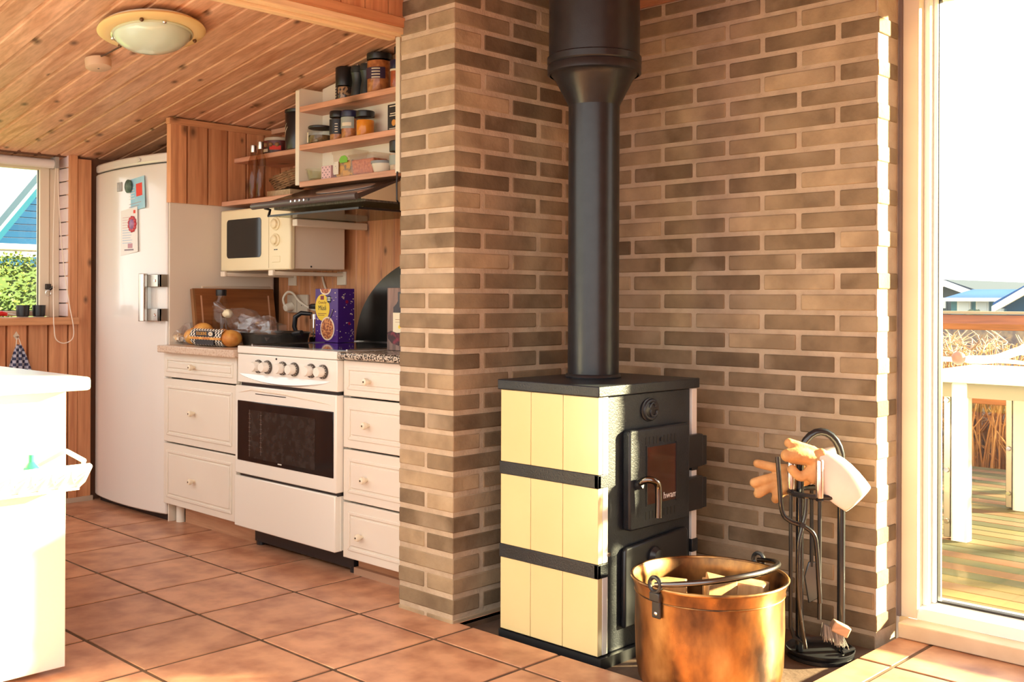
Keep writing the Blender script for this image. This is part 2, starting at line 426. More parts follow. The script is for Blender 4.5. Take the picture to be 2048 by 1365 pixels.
# turn faces because the profile is mirrored in z
pl.f = [tuple(reversed(f)) for f in pl.f]
plm = pl.mesh('board')
for i in range(11, 34):
    link('board', plm, PINEX, ck, (0, -2.2405+PW*i, 0))
part('backing', MB().prism([(x0, cz(x0)+.016), (x1, cz(x1)+.016), (x1, cz(x1)+.05), (x0, cz(x0)+.05)], 1, -1.28, .72), pm('dark_wood', (.16, .07, .035), rough=.8), ck)
part('ceiling_trim', MB().prism([(.56, 0), (.60, 0), (.60, .02), (.56, .02)], 0, -1.84, -1.3), PINEX, ck).location = (0, .03, 1.66)
lc = thing('ceiling_living', 'pine board ceiling of the living room above the stove', 'ceiling', kind='structure')
bm_ = B(-.30, 5.9, .003, .0965, 1.876, 1.89).mesh('board')
PINEL = wood('pine_pink', 0, (.70, .36, .24), (.52, .24, .15), ks=1.2)
for i in range(21): link('board', bm_, PINEL, lc, (0, -1.2+.1*i, 0))
part('backing', B(-.30, 5.9, -1.2, .96, 1.888, 1.93), pm('dark_wood', (.16, .07, .035)), lc)

# header beam between kitchen and living room
hd = thing('trim_2', 'pine clad header beam ending at the brick pillar', 'beam', kind='structure')
hb = B(0, .018, .0015, .0845, 1.752, 1.874).mesh('board')
for i in range(14): link('board', hb, PINEZ, hd, (-.248, -.086-.086*i+.03, 0))
part('core', B(-.29, -.248, -1.28, .0, 1.735, 1.874), PINEY, hd)
LITPINE = wood('lit_pine', 1, (.88, .66, .40), (.80, .55, .30), ks=.5, rnd=.02)  # paler pine: light falling on the mouldings is put into the wood colour
part('fascia', B(-.248, -.222, -1.28, .03, 1.742, 1.772), PINEY, hd, bevel=.002)
part('lower_moulding', B(-.262, -.226, -1.28, .028, 1.722, 1.743), LITPINE, hd, bevel=.003)
part('inner_moulding', B(-.292, -.262, -1.28, .0, 1.713, 1.738), LITPINE, hd, bevel=.003)

# ------------------------------------------------------------------ kitchen back wall, boards
wk = thing('wall_kitchen', 'vertical pine boards on the kitchen back wall', 'wall', kind='structure')
for i in range(20):
    a = -1.862+.0815*i; b = a+.0795
    part('board', MB().prism([(a, .65), (a+.004, .645), (b-.004, .645), (b, .65), (b, .66), (a, .66)], 2, 0, cz(a)), PINEZ, wk)
part('backing', B(-2.72, -.24, .66, .74, -.05, 1.98), pm('dark_wood', (.16, .07, .035)), wk)

# ------------------------------------------------------------------ partition beside the fridge
wf = thing('wall_fridge_side', 'partition beside the fridge, white below and pine boards above', 'wall', kind='structure')
part('white_panel', B(-1.868, -1.86, .115, .612, 0, 1.33), pm('panel_paint', (.80, .70, .57), (.77, .67, .54), ns=3, rough=.5), wf, bevel=.001)
for i, (a, b) in enumerate([(.105, .186), (.188, .282), (.284, .376), (.378, .468), (.470, .560), (.562, .645)]):
    part('board', MB().prism([(-1.86, a), (-1.845, a+.005), (-1.845, b-.005), (-1.86, b), (-1.869, b), (-1.869, a)], 2, 1.325, cz(-1.86)-.012), PINEZ, wf)
part('top_moulding', B(-1.869, -1.838, .100, .645, cz(-1.86)-.022, cz(-1.86)+.004), PINEY, wf, bevel=.002)

# ------------------------------------------------------------------ left wall with window
wlft = thing('wall_left', 'pine boarded wall with the kitchen window', 'wall', kind='structure')
part('backing', MB().box(-2.72, -2.57, -2.6, .74, -.05, .806).box(-2.72, -2.57, -.008, .74, .806, 1.62).box(-2.72, -2.57, -2.6, -2.45, .806, 1.62).box(-2.72, -2.57, -2.45, -.008, 1.565, 1.62), pm('dark_wood', (.16, .07, .035)), wlft)
for i in range(28):
    b = -.012-.0895*i; a = b-.087
    part('board', MB().prism([(-2.57, a), (-2.55, a+.004), (-2.55, b-.004), (-2.57, b)], 2, 0, .806), PINEZ, wlft)
part('post', B(-2.58, -2.54, -.010, .026, 0, 1.575), PINEZ, wlft, bevel=.002)
part('post', B(-2.57, -2.545, .028, .092, 0, 1.56), PINEZ, wlft, bevel=.002)
part('skirting', B(-2.55, -2.538, -2.0, .10, 0, .022), pm('skirting_grey', (.50, .40, .30), rough=.6), wlft)
PB = pm('painted_brick', (.80, .66, .64), (.74, .58, .56), ns=10, rough=.7, bump=.3, bs=60)
pbm = B(-.05, .05, 0, .02, 0, .058).mesh('painted_brick')
part('reveal_mortar', B(-2.70, -2.556, -.008, .012, .806, 1.565), pm('reveal_grey', (.58, .46, .44), rough=.9), wlft)
for i in range(12): link('painted_brick', pbm, PB, wlft, (-2.606, -.0125, .843+.0615*i), bevel=.003)
w2 = thing('window_2', 'kitchen window with white sash above the left wall boards', 'window', (-2.66, -.1, .84), kind='structure')
part('jamb', B(-2.68, -2.645, -.058, -.013, .84, 1.56), FR, w2, world=True, bevel=.002)
part('jamb', B(-2.68, -2.645, -1.20, -1.16, .84, 1.56), FR, w2, world=True, bevel=.002)
part('jamb', B(-2.68, -2.645, -2.45, -2.41, .84, 1.56), FR, w2, world=True, bevel=.002)
part('pane', B(-2.660, -2.656, -2.41, -1.20, .868, 1.535), PANE, w2, world=True)  # unseen bay lengthening the window, added to brighten the kitchen
part('head', B(-2.68, -2.645, -2.41, -.058, 1.535, 1.56), FR, w2, world=True, bevel=.002)
part('sash_stile', B(-2.675, -2.635, -.105, -.062, .845, 1.535), FR, w2, world=True, bevel=.003)
part('sash_stile', B(-2.675, -2.635, -1.158, -1.115, .845, 1.535), FR, w2, world=True, bevel=.003)
part('sash_rail', B(-2.675, -2.635, -1.115, -.105, 1.505, 1.535), FR, w2, world=True, bevel=.003)
part('sash_rail', B(-2.675, -2.635, -1.115, -.105, .845, .868), FR, w2, world=True, bevel=.003)
part('pane', B(-2.660, -2.656, -1.115, -.105, .868, 1.505), PANE, w2, world=True)
part('gasket', MB().box(-2.655, -2.650, -.1085, -.105, .868, 1.505).box(-2.655, -2.650, -1.115, -.105, .868, .8715), BLACK, w2, world=True)
LT = pm('dark_metal', (.06, .05, .045), rough=.35, metal=1)
la = part('latch', MB().box(-2.635, -2.622, -.082, -.058, .965, .990).cyl((-2.628, -.066, .962), (-2.612, -.052, .978), .006), LT, w2, world=True, bevel=.002)
part('latch_ring', MB().tube([(-2.622, -.072+.012*math.cos(t*pi/8), .948+.014*math.sin(t*pi/8)) for t in range(16)], .0016, 6, closed=True), CHROME, la, world=True)
single('trim_3', B(-2.72, -2.505, -2.45, .022, .806, .840), PINEY, 'pine window sill under the kitchen window', 'sill', kind='structure', bevel=.004)

# right-hand wall added out of view to block side light on stove and bricks
wr = thing('wall_right_blocker', 'added pine boarded wall out of view blocking side light from the brick partition', 'wall', kind='structure')
rbm = B(0, .02, .002, .118, 0, 1.876).mesh('board')
for i in range(19): link('board', rbm, PINEZ, wr, (3.40, -1.45+.12*i, 0))
part('backing', B(3.42, 3.52, -1.45, .80, -.05, 1.876), pm('dark_wood', (.16, .07, .035)), wr)
# ================================================================== KITCHEN
# ------------------------------------------------------------------ drawer cabinets
KNOB = pm('knob_cream', (.84, .74, .56), rough=.3); SCREW = pm('knob_screw', (.10, .08, .06), rough=.4, metal=1)
_k = MB().lathe([(.006, 0), (.006, -.010), (.0105, -.013), (.0125, -.020), (.0105, -.027), (.005, -.029)], 20, ax=1).mesh('knob')
_ks = MB().lathe([(.0035, -.0285), (.003, -.0298)], 12, ax=1).mesh('screw_cap')
def drawer(parent, x0, x1, z0, z1, y, mat, panel=True, kx=None, kz=None):
    L0 = parent.location; m = MB()
    m.box(x0, x1, y, y+.018, z0, z1)
    d = part('drawer', m, mat, parent, bevel=.003, world=True)
    if panel:
        i = .028 if z1-z0 > .15 else .022
        a, b, c, e = x0+i, x1-i, z0+i, z1-i; w = .011
        fr = MB()
        fr.prism([(a, c), (b, c), (b-w, c+w), (a+w, c+w)], 1, y-.0042, y+.001)
        fr.prism([(a, e), (b, e), (b-w, e-w), (a+w, e-w)], 1, y-.0042, y+.001)
        fr.prism([(a, c), (a+w, c+w), (a+w, e-w), (a, e)], 1, y-.0042, y+.001)
        fr.prism([(b, c), (b-w, c+w), (b-w, e-w), (b, e)], 1, y-.0042, y+.001)
        part('moulding', fr, mat, d, bevel=.0022, world=True)
        part('field', B(a+w+.006, b-w-.006, y-.0035, y+.001, c+w+.006, e-w-.006), mat, d, bevel=.003, world=True)
    kx = (x0+x1)/2 if kx is None else kx; kz = (z0+z1)/2 if kz is None else kz
    k = link('knob', _k, KNOB, d); k.location = Vector((kx, y-.003, kz))-L0
    k2 = link('screw_cap', _ks, SCREW, d); k2.location = Vector((kx, y-.003, kz))-L0
    return d
cl = thing('drawer_cabinet', 'white cabinet with three panelled drawers beside the fridge', 'cabinet', (-1.58, .36, 0))
part('body', MB().box(-1.858, -1.84, .116, .644, .075, .704).box(-1.315, -1.297, .116, .644, .075, .704).box(-1.84, -1.315, .116, .644, .075, .093).box(-1.84, -1.315, .63, .644, .093, .704), WHITE, cl, world=True)
for z0, z1, kz in ((.603, .7045, .653), (.337, .597, .470), (.080, .331, .200)): drawer(cl, -1.868, -1.309, z0, z1, .095, WHITE2, kz=kz, kx=-1.612)
part('kickboard', B(-1.80, -1.268, .158, .172, 0, .075), KICK, cl, world=True)
part('leg', MB().cyl((-1.825, .15, .0), (-1.825, .15, .075), .018), WHITE, cl, world=True)
WTOP = pm('speckled_worktop', (.66, .52, .40), (.52, .36, .25), ns=120, lo=.5, hi=.62, rough=.3)
single('worktop', B(-1.857, -1.272, .058, .643, .7055, .735), WTOP, 'pale speckled worktop left of the cooker', 'worktop', bevel=.004)
cr = thing('drawer_cabinet', 'white cabinet with four flat drawers between cooker and brick pillar', 'cabinet', (-.46, .36, 0))
part('body', MB().box(-.643, -.628, .116, .644, .065, .724).box(-.262, -.247, .116, .644, .065, .724).box(-.628, -.262, .116, .644, .065, .083).box(-.628, -.262, .63, .644, .083, .724), WHITE, cr, world=True)
for z0, z1, kx, kz in ((.605, .7235, -.496, .660), (.433, .599, -.503, .517), (.257, .427, -.511, .339), (.066, .251, -.535, .150)):
    drawer(cr, -.643, -.250, z0, z1, .095, WHITE2, kx=kx, kz=kz)
part('kickboard', B(-.640, -.250, .158, .172, .022, .065), KICK, cr, world=True)
part('plinth_strip', B(-.642, -.25, .140, .158, .0, .024), pm('plinth_strip', (.45, .26, .16), rough=.6), cr, world=True)
GRAN = pm('granite', (.55, .48, .38), (.03, .025, .02), ns=150, lo=.46, hi=.54, rough=.25, detail=2)
single('worktop', B(-.640, -.2475, .062, .644, .7275, .7525), GRAN, 'narrow black and white granite worktop right of the cooker', 'worktop', bevel=.008)

# ------------------------------------------------------------------ cooker
ck_ = thing('cooker', 'freestanding white electric cooker with dark oven window', 'cooker', (-.958, .36, 0))
CX0, CX1, CY = -1.262, -.647, .072
part('body', B(CX0+.004, CX1-.004, CY+.02, .62, .085, .722), ENAMEL, ck_, world=True)
part('hob_frame', B(CX0, CX1, CY-.002, .625, .724, .7525), ENAMEL, ck_, bevel=.004, world=True)
part('hob_glass', B(CX0+.030, CX1-.012, CY+.045, .612, .7525, .7545), pm('hob_black', (.006, .006, .008), rough=.03, coat=1), ck_, world=True)
part('hob_trim', MB().box(CX0+.02, CX1-.004, .612, .622, .7525, .7580).box(CX0+.022, CX0+.030, CY+.045, .612, .7525, .7575).box(CX1-.012, CX1-.004, CY+.045, .612, .7525, .7575), STEELB, ck_, world=True)
cp = part('control_panel', B(CX0, CX1, CY, CY+.03, .617, .7225), ENAMEL, ck_, bevel=.003, world=True)
KD = pm('knob_scale_dark', (.07, .06, .05), rough=.4); KDOT = pm('dial_mark', (.75, .70, .6), rough=.5)
for kx in (-1.118, -1.060, -.964, -.893, -.792, -.724):
    kb = part('dial', MB().lathe([(.0275, 0), (.0275, -.006), (.0255, -.0085)], 28, c=(kx, CY, .681), ax=1, sq=(1, .88)), KD, cp, world=True)
    part('dial_cap', MB().lathe([(.0205, -.0085), (.0205, -.026), (.0175, -.031)], 28, c=(kx, CY, .681), ax=1, sq=(1, .88)), ENAMEL, kb, world=True)
    dm = MB()
    for t in range(-3, 8): dm.lathe([(.0017, -.0084), (.0014, -.0090)], 6, c=(kx+.0241*math.cos(t*.42), CY, .681+.0212*math.sin(t*.42)), ax=1)
    part('dial_marks', dm, KDOT, kb, world=True)
part('indicator_light', MB().lathe([(.004, 0), (.003, -.003)], 10, c=(-1.005, CY, .712), ax=1), BLACK, cp, world=True)
# bowed scoop under the dials
sc = MB(); n = 24
top = [(CX0+.012+(CX1-CX0-.04)*i/n, 0) for i in range(n+1)]
for i in range(n):
    for (u0, u1) in ((i/n, (i+1)/n),):
        xa, xb = CX0+.012+.565*u0, CX0+.012+.565*u1
        da, db = math.sin(pi*u0)**.7*.026, math.sin(pi*u1)**.7*.026
        sc.add([(xa, CY-.001, .650), (xb, CY-.001, .650), (xb, CY-.012*math.sin(pi*u1)-.001, .650-db), (xa, CY-.012*math.sin(pi*u0)-.001, .650-da), (xb, CY, .648-db*1.15), (xa, CY, .648-da*1.15)],
               [(3, 2, 1, 0), (5, 4, 2, 3)])
part('scoop_handle', sc, pm('scoop_white', (.84, .83, .80), rough=.12, coat=.6), cp, world=True)
part('vent_gap', B(CX0+.02, CX1-.002, CY+.004, CY+.03, .603, .617), BLACK, ck_, world=True)
dr = part('oven_door', B(CX0-.010, CX1, CY-.004, CY+.03, .279, .606), ENAMEL, ck_, bevel=.004, world=True)
part('door_grip_slot', B(-1.135, -.94, CY-.0046, CY, .5785, .5815), BLACK, dr, world=True)
part('door_grip', MB().prism([(CX0+.012, .578), (CX0+.10, .590), (-.95, .586), (CX1-.02, .572), (CX1-.09, .580), (-.95, .592), (CX0+.10, .597)], 1, CY-.007, CY), pm('grip_beige', (.80, .70, .56), rough=.2), dr, bevel=.002, world=True)
part('door_glass', B(CX0+.008, CX1-.012, CY-.006, CY, .328, .551), pm('oven_black', (.005, .005, .007), rough=.08, spec=.35), dr, bevel=.003, world=True)
part('inner_window', B(-1.172, -.762, CY-.0066, CY-.005, .345, .520), pm('oven_inner', (.030, .027, .026), (.012, .011, .011), ns=40, rough=.15, spec=.35), dr, world=True)
RK = pm('rack_grey', (.30, .28, .26), rough=.4, metal=1)
rk = MB()
rk.box(-1.171, -1.169, CY-.0072, CY-.006, .348, .520); rk.box(-1.095, -1.0935, CY-.0072, CY-.006, .36, .518)
for t in range(9):
    z = .372+.0165*t
    rk.box(-1.100, -1.088, CY-.0072, CY-.006, z, z+.0018); rk.box(-1.175, -1.163, CY-.0072, CY-.006, z, z+.0018)
part('rack_guides', rk, RK, dr, world=True)
part('badge', B(-.985, -.962, CY-.0074, CY-.005, .3385, .3425), KDOT, dr, world=True)
part('lower_drawer', B(CX0-.014, CX1-.006, CY-.004, CY+.03, .081, .270), ENAMEL, ck_, bevel=.004, world=True)
part('drawer_gap', B(CX0+.012, CX1-.002, CY+.006, CY+.03, .268, .281), BLACK, ck_, world=True)
part('plinth', B(-1.258, -.652, CY+.075, .60, .014, .086), BLACK, ck_, world=True)
for fx in (-1.240, -.665): part('foot', MB().cyl((fx, CY+.09, 0), (fx, CY+.09, .02), .016), BLACK, ck_, world=True)

# ------------------------------------------------------------------ fridge
FRG = pm('fridge_white', (.80, .76, .70), (.78, .74, .68), ns=2, rough=.14, coat=.5, bump=.05, bs=300)
fr_ = thing('fridge', 'tall white fridge with steel bar handle in the corner', 'fridge', (-2.205, .36, 0))
FX0, FX1 = -2.535, -1.872
def bow(z0, z1, y, b, x0=FX0, x1=FX1, back=.16, r=.012):
    pts = []
    for i in range(17):
        t = i/16; pts.append((x0+(x1-x0)*t, y-b*(1-(2*t-1)**2)-(.004 if 0 < i < 16 else 0)))
    return MB().prism(pts+[(x1, back), (x0, back)], 2, z0, z1)
part('body', B(FX0, FX1, .155, .63, .03, 1.50), FRG, fr_, bevel=.006, world=True)
part('top_panel', bow(1.497, 1.535, .108, .030, back=.63), FRG, fr_, bevel=.008, world=True)
dd = part('door', bow(.028, 1.491, .108, .030), FRG, fr_, bevel=.006, world=True)
part('plinth', B(FX0+.02, FX1-.005, .125, .6, .0, .03), BLACK, fr_, world=True)
part('badge', MB().lathe([(.018, 0), (.015, -.003)], 20, c=(-2.06, .076, 1.515), ax=1, sq=(1, .5)), pm('badge_white', (.70, .66, .58), rough=.3), fr_, world=True)
for z in (1.0, .858):
    bk = part('handle_bracket', MB().box(-2.012, -1.868, .072, .084, z-.026, z+.026).box(-1.881, -1.868, .072, .118, z-.026, z+.026), STEELB, dd, bevel=.002, world=True)
    part('bolt', MB().lathe([(.006, 0), (.005, -.003)], 12, c=(-1.902, .072, z), ax=1), CHROME, dd, world=True)
part('handle_bar', MB().cyl((-1.978, .058, .830), (-1.978, .058, 1.030), .0185, sq=1), STEELB, dd, bevel=.002, world=True)
def fy(x): # front of the bowed door
    t = (x-FX0)/(FX1-FX0); return .108-.030*(1-(2*t-1)**2)-.004
PAPER = pm('paper_white', (.85, .83, .80), rough=.8); INK = pm('ink_grey', (.45, .40, .42), rough=.8)
single('door_badge', B(-.022, .022, -.003, 0, -.020, .020), pm('badge_grey', (.42, .40, .38), (.30, .28, .27), ns=60, rough=.4), 'small grey square sticker on the fridge door', 'sticker', (-2.225, fy(-2.225)-.0004, 1.412), bevel=.001)
nt_ = thing('note', 'light blue note with a red square on the fridge door', 'paper', (-2.085, fy(-2.085)-.001, 1.372))
nt_.rotation_euler = (0, -.07, .0)
part('sheet', B(-.078, .082, -.0012, 0, -.068, .068), pm('note_blue', (.30, .60, .78), (.42, .70, .82), ns=14, rough=.7), nt_)
part('red_square', B(.008, .062, -.0018, -.001, -.012, .042), pm('note_red', (.80, .06, .04), rough=.7), nt_)
for k in range(5): part('print_line', B(-.060, -.006-.006*(k % 2), -.0018, -.001, .030-.012*k, .033-.012*k), PAPER, nt_)
for k in range(2): part('print_line', B(-.060, .050-.02*k, -.0018, -.001, -.040-.012*k, -.037-.012*k), INK, nt_)
single('magnet', MB().lathe([(.030, 0), (.031, -.006), (.024, -.010), (.006, -.011)], 20, ax=1, sq=(1, .95)), pm('magnet_green', (.03, .07, .055), (.10, .16, .12), ns=60, rough=.5), 'dark green round magnet on the blue note', 'magnet', (-2.135, fy(-2.135)-.0035, 1.408))
fl_ = thing('flyer', 'tall white flyer with small print on the fridge door', 'paper', (-2.137, fy(-2.137)-.001, 1.208))
part('sheet', MB().prism([(-.078, -.098), (.080, -.082), (.074, .110), (-.078, .098)], 1, -.0012, 0), PAPER, fl_)
part('logo', B(.040, .058, -.0018, -.001, .082, .096), pm('note_red', (.80, .06, .04)), fl_)
for k in range(11): part('print_line', B(-.060, .030-.008*(k % 3), -.0018, -.001, .066-.011*k, .0685-.011*k), pm('ink_pink', (.70, .50, .50), rough=.8) if k < 5 else pm('ink_blue', (.45, .55, .72), rough=.8), fl_)
part('picture', B(-.01, .032, -.0018, -.001, -.066, -.046), pm('picture_mauve', (.55, .30, .36), rough=.8), fl_)
part('picture_stripe', B(-.042, .042, -.0017, -.001, -.076, -.070), pm('picture_dark', (.25, .20, .24), rough=.8), fl_)
mg = thing('magnet', 'red and purple flower shaped magnet on the white flyer', 'magnet', (-2.103, fy(-2.103)-.003, 1.244))
part('disc', MB().lathe([(.026, 0), (.027, -.005), (.018, -.010), (.004, -.011)], 18, ax=1, sq=(1, .95)), pm('magnet_purple', (.22, .10, .28), (.40, .16, .30), ns=70, rough=.4), mg)
for k in range(11):
    t = 2*pi*k/11; part('petal', MB().ball((.029*math.cos(t), -.004, .027*math.sin(t)), (.009, .005, .009), 10, 6), pm('magnet_red', (.55, .05, .07), rough=.4), mg)

# ------------------------------------------------------------------ shelf unit above the hood
su = thing('shelf_unit', 'open white spice shelf unit with three pine shelves above the hood', 'shelf', (-.96, .45, 1.37))
SW = pm('shelf_white', (.87, .80, .64), rough=.5)
part('side_panel', MB().prism([(.34, 1.372), (.645, 1.372), (.645, 1.752), (.352, 1.752), (.34, 1.744)], 0, -1.287, -1.262), SW, su, bevel=.0015, world=True)
part('side_panel', B(-.672, -.648, .338, .645, 1.372, 1.85), SW, su, bevel=.0015, world=True)
part('back_panel', MB().prism([(-1.262, 1.372), (-.672, 1.372), (-.672, cz(-.672)-.002), (-1.262, cz(-1.262)-.002)], 1, .452, .462), SW, su, world=True)
for z in (1.668, 1.518, 1.374): part('shelf_board', B(-1.262, -.672, .342, .452, z-.011, z+.011), SHELFW, su, bevel=.002, world=True)
# corner shelves between fridge partition and the unit
cs = thing('corner_shelf', 'two pine corner shelves left of the white spice shelf unit', 'shelf', (-1.57, .53, 1.32))
part('shelf_board', B(-1.843, -1.289, .405, .643, 1.514, 1.534), SHELFW, cs, bevel=.002, world=True)
part('shelf_board', B(-1.843, -1.289, .345, .643, 1.322, 1.342), SHELFW, cs, bevel=.002, world=True)
part('wall_batten', B(-1.72, -1.29, .625, .643, 1.488, 1.512), SHELFW, cs, world=True)

def jar(name, label, cat, x, y, z, r, h, lid=None, lidh=.02, glassm=None, fill=None, fillh=.6, lab=None, labz=(.3, .7), labang=(pi, 2*pi), sq=1, neck=None, group=None, lidr=1.0, n=24):
    """glass or plastic container: body, contents, lid, paper label"""
    t = thing(name, label, cat, (x, y, z), group=group)
    hb = h-lidh if lid else h
    pr_ = [(r*.94, 0), (r, .004), (r, hb*.86), (r*(neck or .93), hb)]
    part('body', MB().lathe(pr_, n, cap=(glassm is not GLASS), sq=(1, sq)) if glassm is not GLASS else MB().lathe([(.001, .001)]+pr_, n, cap=False, sq=(1, sq)), glassm or GLASS, t)
    if fill: part('contents', MB().lathe([(r*.9, .003), (r*.93, .006), (r*.93, hb*fillh*.96), (r*.6, hb*fillh)], n, sq=(1, sq)), fill, t)
    if lid: part('lid', MB().lathe([(r*.98*lidr, hb), (r*1.0*lidr, hb+.002), (r*1.0*lidr, h-.003), (r*.93*lidr, h)], n, sq=(1, sq)), lid, t)
    if lab:
        m = MB(); k = 14; a0, a1 = labang; z0, z1 = labz[0]*h, labz[1]*h; rr = r*1.012
        vs = [(rr*math.cos(a0+(a1-a0)*i/k), rr*math.sin(a0+(a1-a0)*i/k)*sq, zz) for zz in (z0, z1) for i in range(k+1)]
        m.add(vs, [(i, i+1, k+2+i, k+1+i) for i in range(k)]); part('label', m, lab, t)
    return t
SPB = pm('spice_brown', (.58, .20, .05), (.36, .10, .022), ns=60, rough=.7)
SPR = pm('spice_red', (.50, .10, .02), (.32, .05, .012), ns=50, rough=.6)
SPO = pm('turmeric', (.85, .30, .01), (.75, .22, .01), ns=30, rough=.8)
PEP = pm('peppercorn_mix', (.45, .25, .12), (.05, .025, .02), ns=90, lo=.45, hi=.55, rough=.6, detail=1)
LBK = pm('label_black', (.018, .018, .024), rough=.4); LPU = pm('label_purple', (.045, .025, .06), rough=.4)
LWH = pm('label_white', (.75, .66, .50), rough=.6); LGR = pm('label_grey', (.35, .38, .33), rough=.5)
VIEW = (math.radians(225), math.radians(350))
ZT, ZM, ZL = 1.6795, 1.5295, 1.3855
def stripes(t, r, z0, k, dz, mat, a0=math.radians(285), a1=math.radians(325), name='print_line', h=.004):
    for i in range(k):
        m = MB(); rr = r*1.02; n = 5; z = z0-dz*i
        vs = [(rr*math.cos(a0+(a1-a0)*j/n), rr*math.sin(a0+(a1-a0)*j/n), zz) for zz in (z, z+h) for j in range(n+1)]
        m.add(vs, [(j, j+1, n+2+j, n+1+j) for j in range(n)]); part(name, m, mat, t)
j = jar('spice_grinder', 'tall peppercorn grinder with big black cap on the top shelf', 'spice jar', -1.045, .395, ZT, .033, .128, BLACK, .072, fill=PEP, fillh=.95, lab=LBK, labz=(.02, .42), labang=(math.radians(225), math.radians(275)))
stripes(j, .033, .045, 4, .011, LWH, math.radians(238), math.radians(262))
MILL = pm('mill_grey', (.028, .036, .038), rough=.38, spec=.5)
for i, (x, lab) in enumerate(((-.968, 'dark grey waisted pepper mill next to the peppercorn grinder'), (-.912, 'dark grey waisted pepper mill next to the big paprika jar'))):
    t = thing('pepper_mill', lab, 'pepper mill', (x, .40, ZT), group='pepper mills on the top shelf')
    part('body', MB().lathe([(.025, 0), (.0265, .01), (.024, .035), (.0195, .062), (.024, .088), (.0265, .096)], 24), MILL, t)
    part('head', MB().lathe([(.0262, .0975), (.0268, .112), (.0225, .122), (.010, .1235)], 24), MILL, t)
    part('finial', MB().lathe([(.006, .1235), (.006, .129), (.003, .131)], 12), CHROME, t)
j = jar('spice_jar', 'large brown spice jar with dark purple label on the top shelf', 'spice jar', -.838, .398, ZT, .046, .148, BLACK, .024, fill=SPB, fillh=.99, lab=LPU, labz=(.34, .62), labang=VIEW)
stripes(j, .046, .084, 4, .0105, LWH)
jar('spice_jar', 'tall brown spice jar at the right end of the top shelf', 'spice jar', -.722, .425, ZT, .040, .160, BLACK, .022, fill=SPB, fillh=.99, lab=LPU, labz=(.34, .60), labang=VIEW)
jar('spice_jar', 'small red spice jar with blue lid in front of the tall one', 'spice jar', -.708, .375, ZT, .025, .100, pm('lid_navy', (.012, .012, .05), rough=.35), .032, fill=SPR, fillh=.99, lab=LWH, labz=(.60, .67), labang=VIEW)
# middle shelf
jar('glass_jar', 'low glass jar with black lid and paper tag on the middle shelf', 'jar', -1.195, .395, ZM, .052, .070, BLACK, .009, fill=pm('dried_herbs', (.22, .12, .04), (.08, .05, .02), ns=70, rough=.9), fillh=.55, lab=LWH, labz=(.05, .62), labang=(math.radians(222), math.radians(262)), neck=.97, lidr=.95)
j = jar('spice_jar', 'spice jar with black label second on the middle shelf', 'spice jar', -1.082, .395, ZM, .033, .115, BLACK, .024, fill=SPB, fillh=.95, lab=LBK, labz=(.22, .72), labang=VIEW)
stripes(j, .033, .062, 4, .010, LWH, math.radians(300), math.radians(320), h=.003)
j = jar('spice_jar', 'spice jar with navy lid and grey green label on the middle shelf', 'spice jar', -1.008, .395, ZM, .034, .108, pm('lid_navy', (.012, .012, .05)), .024, fill=SPB, fillh=.95, lab=LGR, labz=(.36, .76), labang=VIEW)
stripes(j, .034, .048, 1, .010, LWH, math.radians(265), math.radians(330), h=.013)
jar('spice_jar', 'spice jar of bright orange powder on the middle shelf', 'spice jar', -.915, .395, ZM, .035, .096, BLACK, .022, fill=SPO, fillh=.86, neck=.9)
t = thing('spice_tin', 'narrow black tin with white print at the right end of the middle shelf', 'tin', (-.733, .40, ZM))
part('body', B(-.034, .034, -.02, .02, 0, .100), LBK, t, bevel=.002)
part('flower_print', MB().lathe([(.012, -.0205), (.011, -.0212)], 14, c=(.002, 0, .032), ax=1), pm('print_orange', (.70, .30, .06), rough=.5), t)
for k, (zz, ww) in enumerate(((.090, .022), (.064, .018), (.056, .022), (.010, .024))): part('print_line', B(-ww, ww, -.0208, -.0198, zz, zz+.0035), LWH, t)
# lower shelf
t = thing('glass_bowl', 'small empty glass bowl at the left end of the lower shelf', 'bowl', (-1.205, .395, ZL))
part('body', MB().lathe([(.001, .003), (.038, .003), (.042, .008), (.050, .042), (.053, .044), (.053, .047), (.049, .047), (.047, .042), (.039, .010), (.001, .007)], 28, cap=False), glass('greenish_glass', (.95, .96, .90)), t)
t = thing('dotted_box', 'small pink box with dark dots beside the glass bowl', 'box', (-1.118, .385, ZL))
part('body', B(-.030, .030, -.02, .02, 0, .052), pm('box_pink', (.80, .52, .52), rough=.6), t, bevel=.001)
dt = MB()
for a in range(5):
    for b in range(5):
        if (a+b) % 2 == 0: dt.lathe([(.0025, -.0202), (.0022, -.0206)], 8, c=(-.022+.011*a, 0, .008+.0095*b), ax=1)
part('dots', dt, LBK, t)
CLEARP = film('clear_plastic', (.95, .90, .84), gl=.05, df=.08, rough=.15)
def tub(name, label, x, y, w, d, h, fill, fh, extra=None):
    t = thing(name, label, 'tub', (x, y, ZL))
    def ring(s, z): return [(-w*s, -d*s, z), (w*s, -d*s, z), (w*s, d*s, z), (-w*s, d*s, z)]
    m = MB(); rs = [ring(.86, .001), ring(1, h*.9), ring(1.07, h*.91), ring(1.07, h)]
    m.add([p for r in rs for p in r], [(0, 3, 2, 1)]+[(4*i+k, 4*i+(k+1) % 4, 4*i+4+(k+1) % 4, 4*i+4+k) for i in range(3) for k in range(4)]+[(12, 13, 14, 15)])
    part('body', m, CLEARP, t, bevel=.004)
    f = MB(); rs = [ring(.82, .004), ring(.82+.14*fh-.02, h*.88*fh)]
    f.add([p for r in rs for p in r], [(0, 3, 2, 1), (4, 5, 6, 7)]+[(k, (k+1) % 4, 4+(k+1) % 4, 4+k) for k in range(4)])
    part('contents', f, fill, t, bevel=.006)
    return t
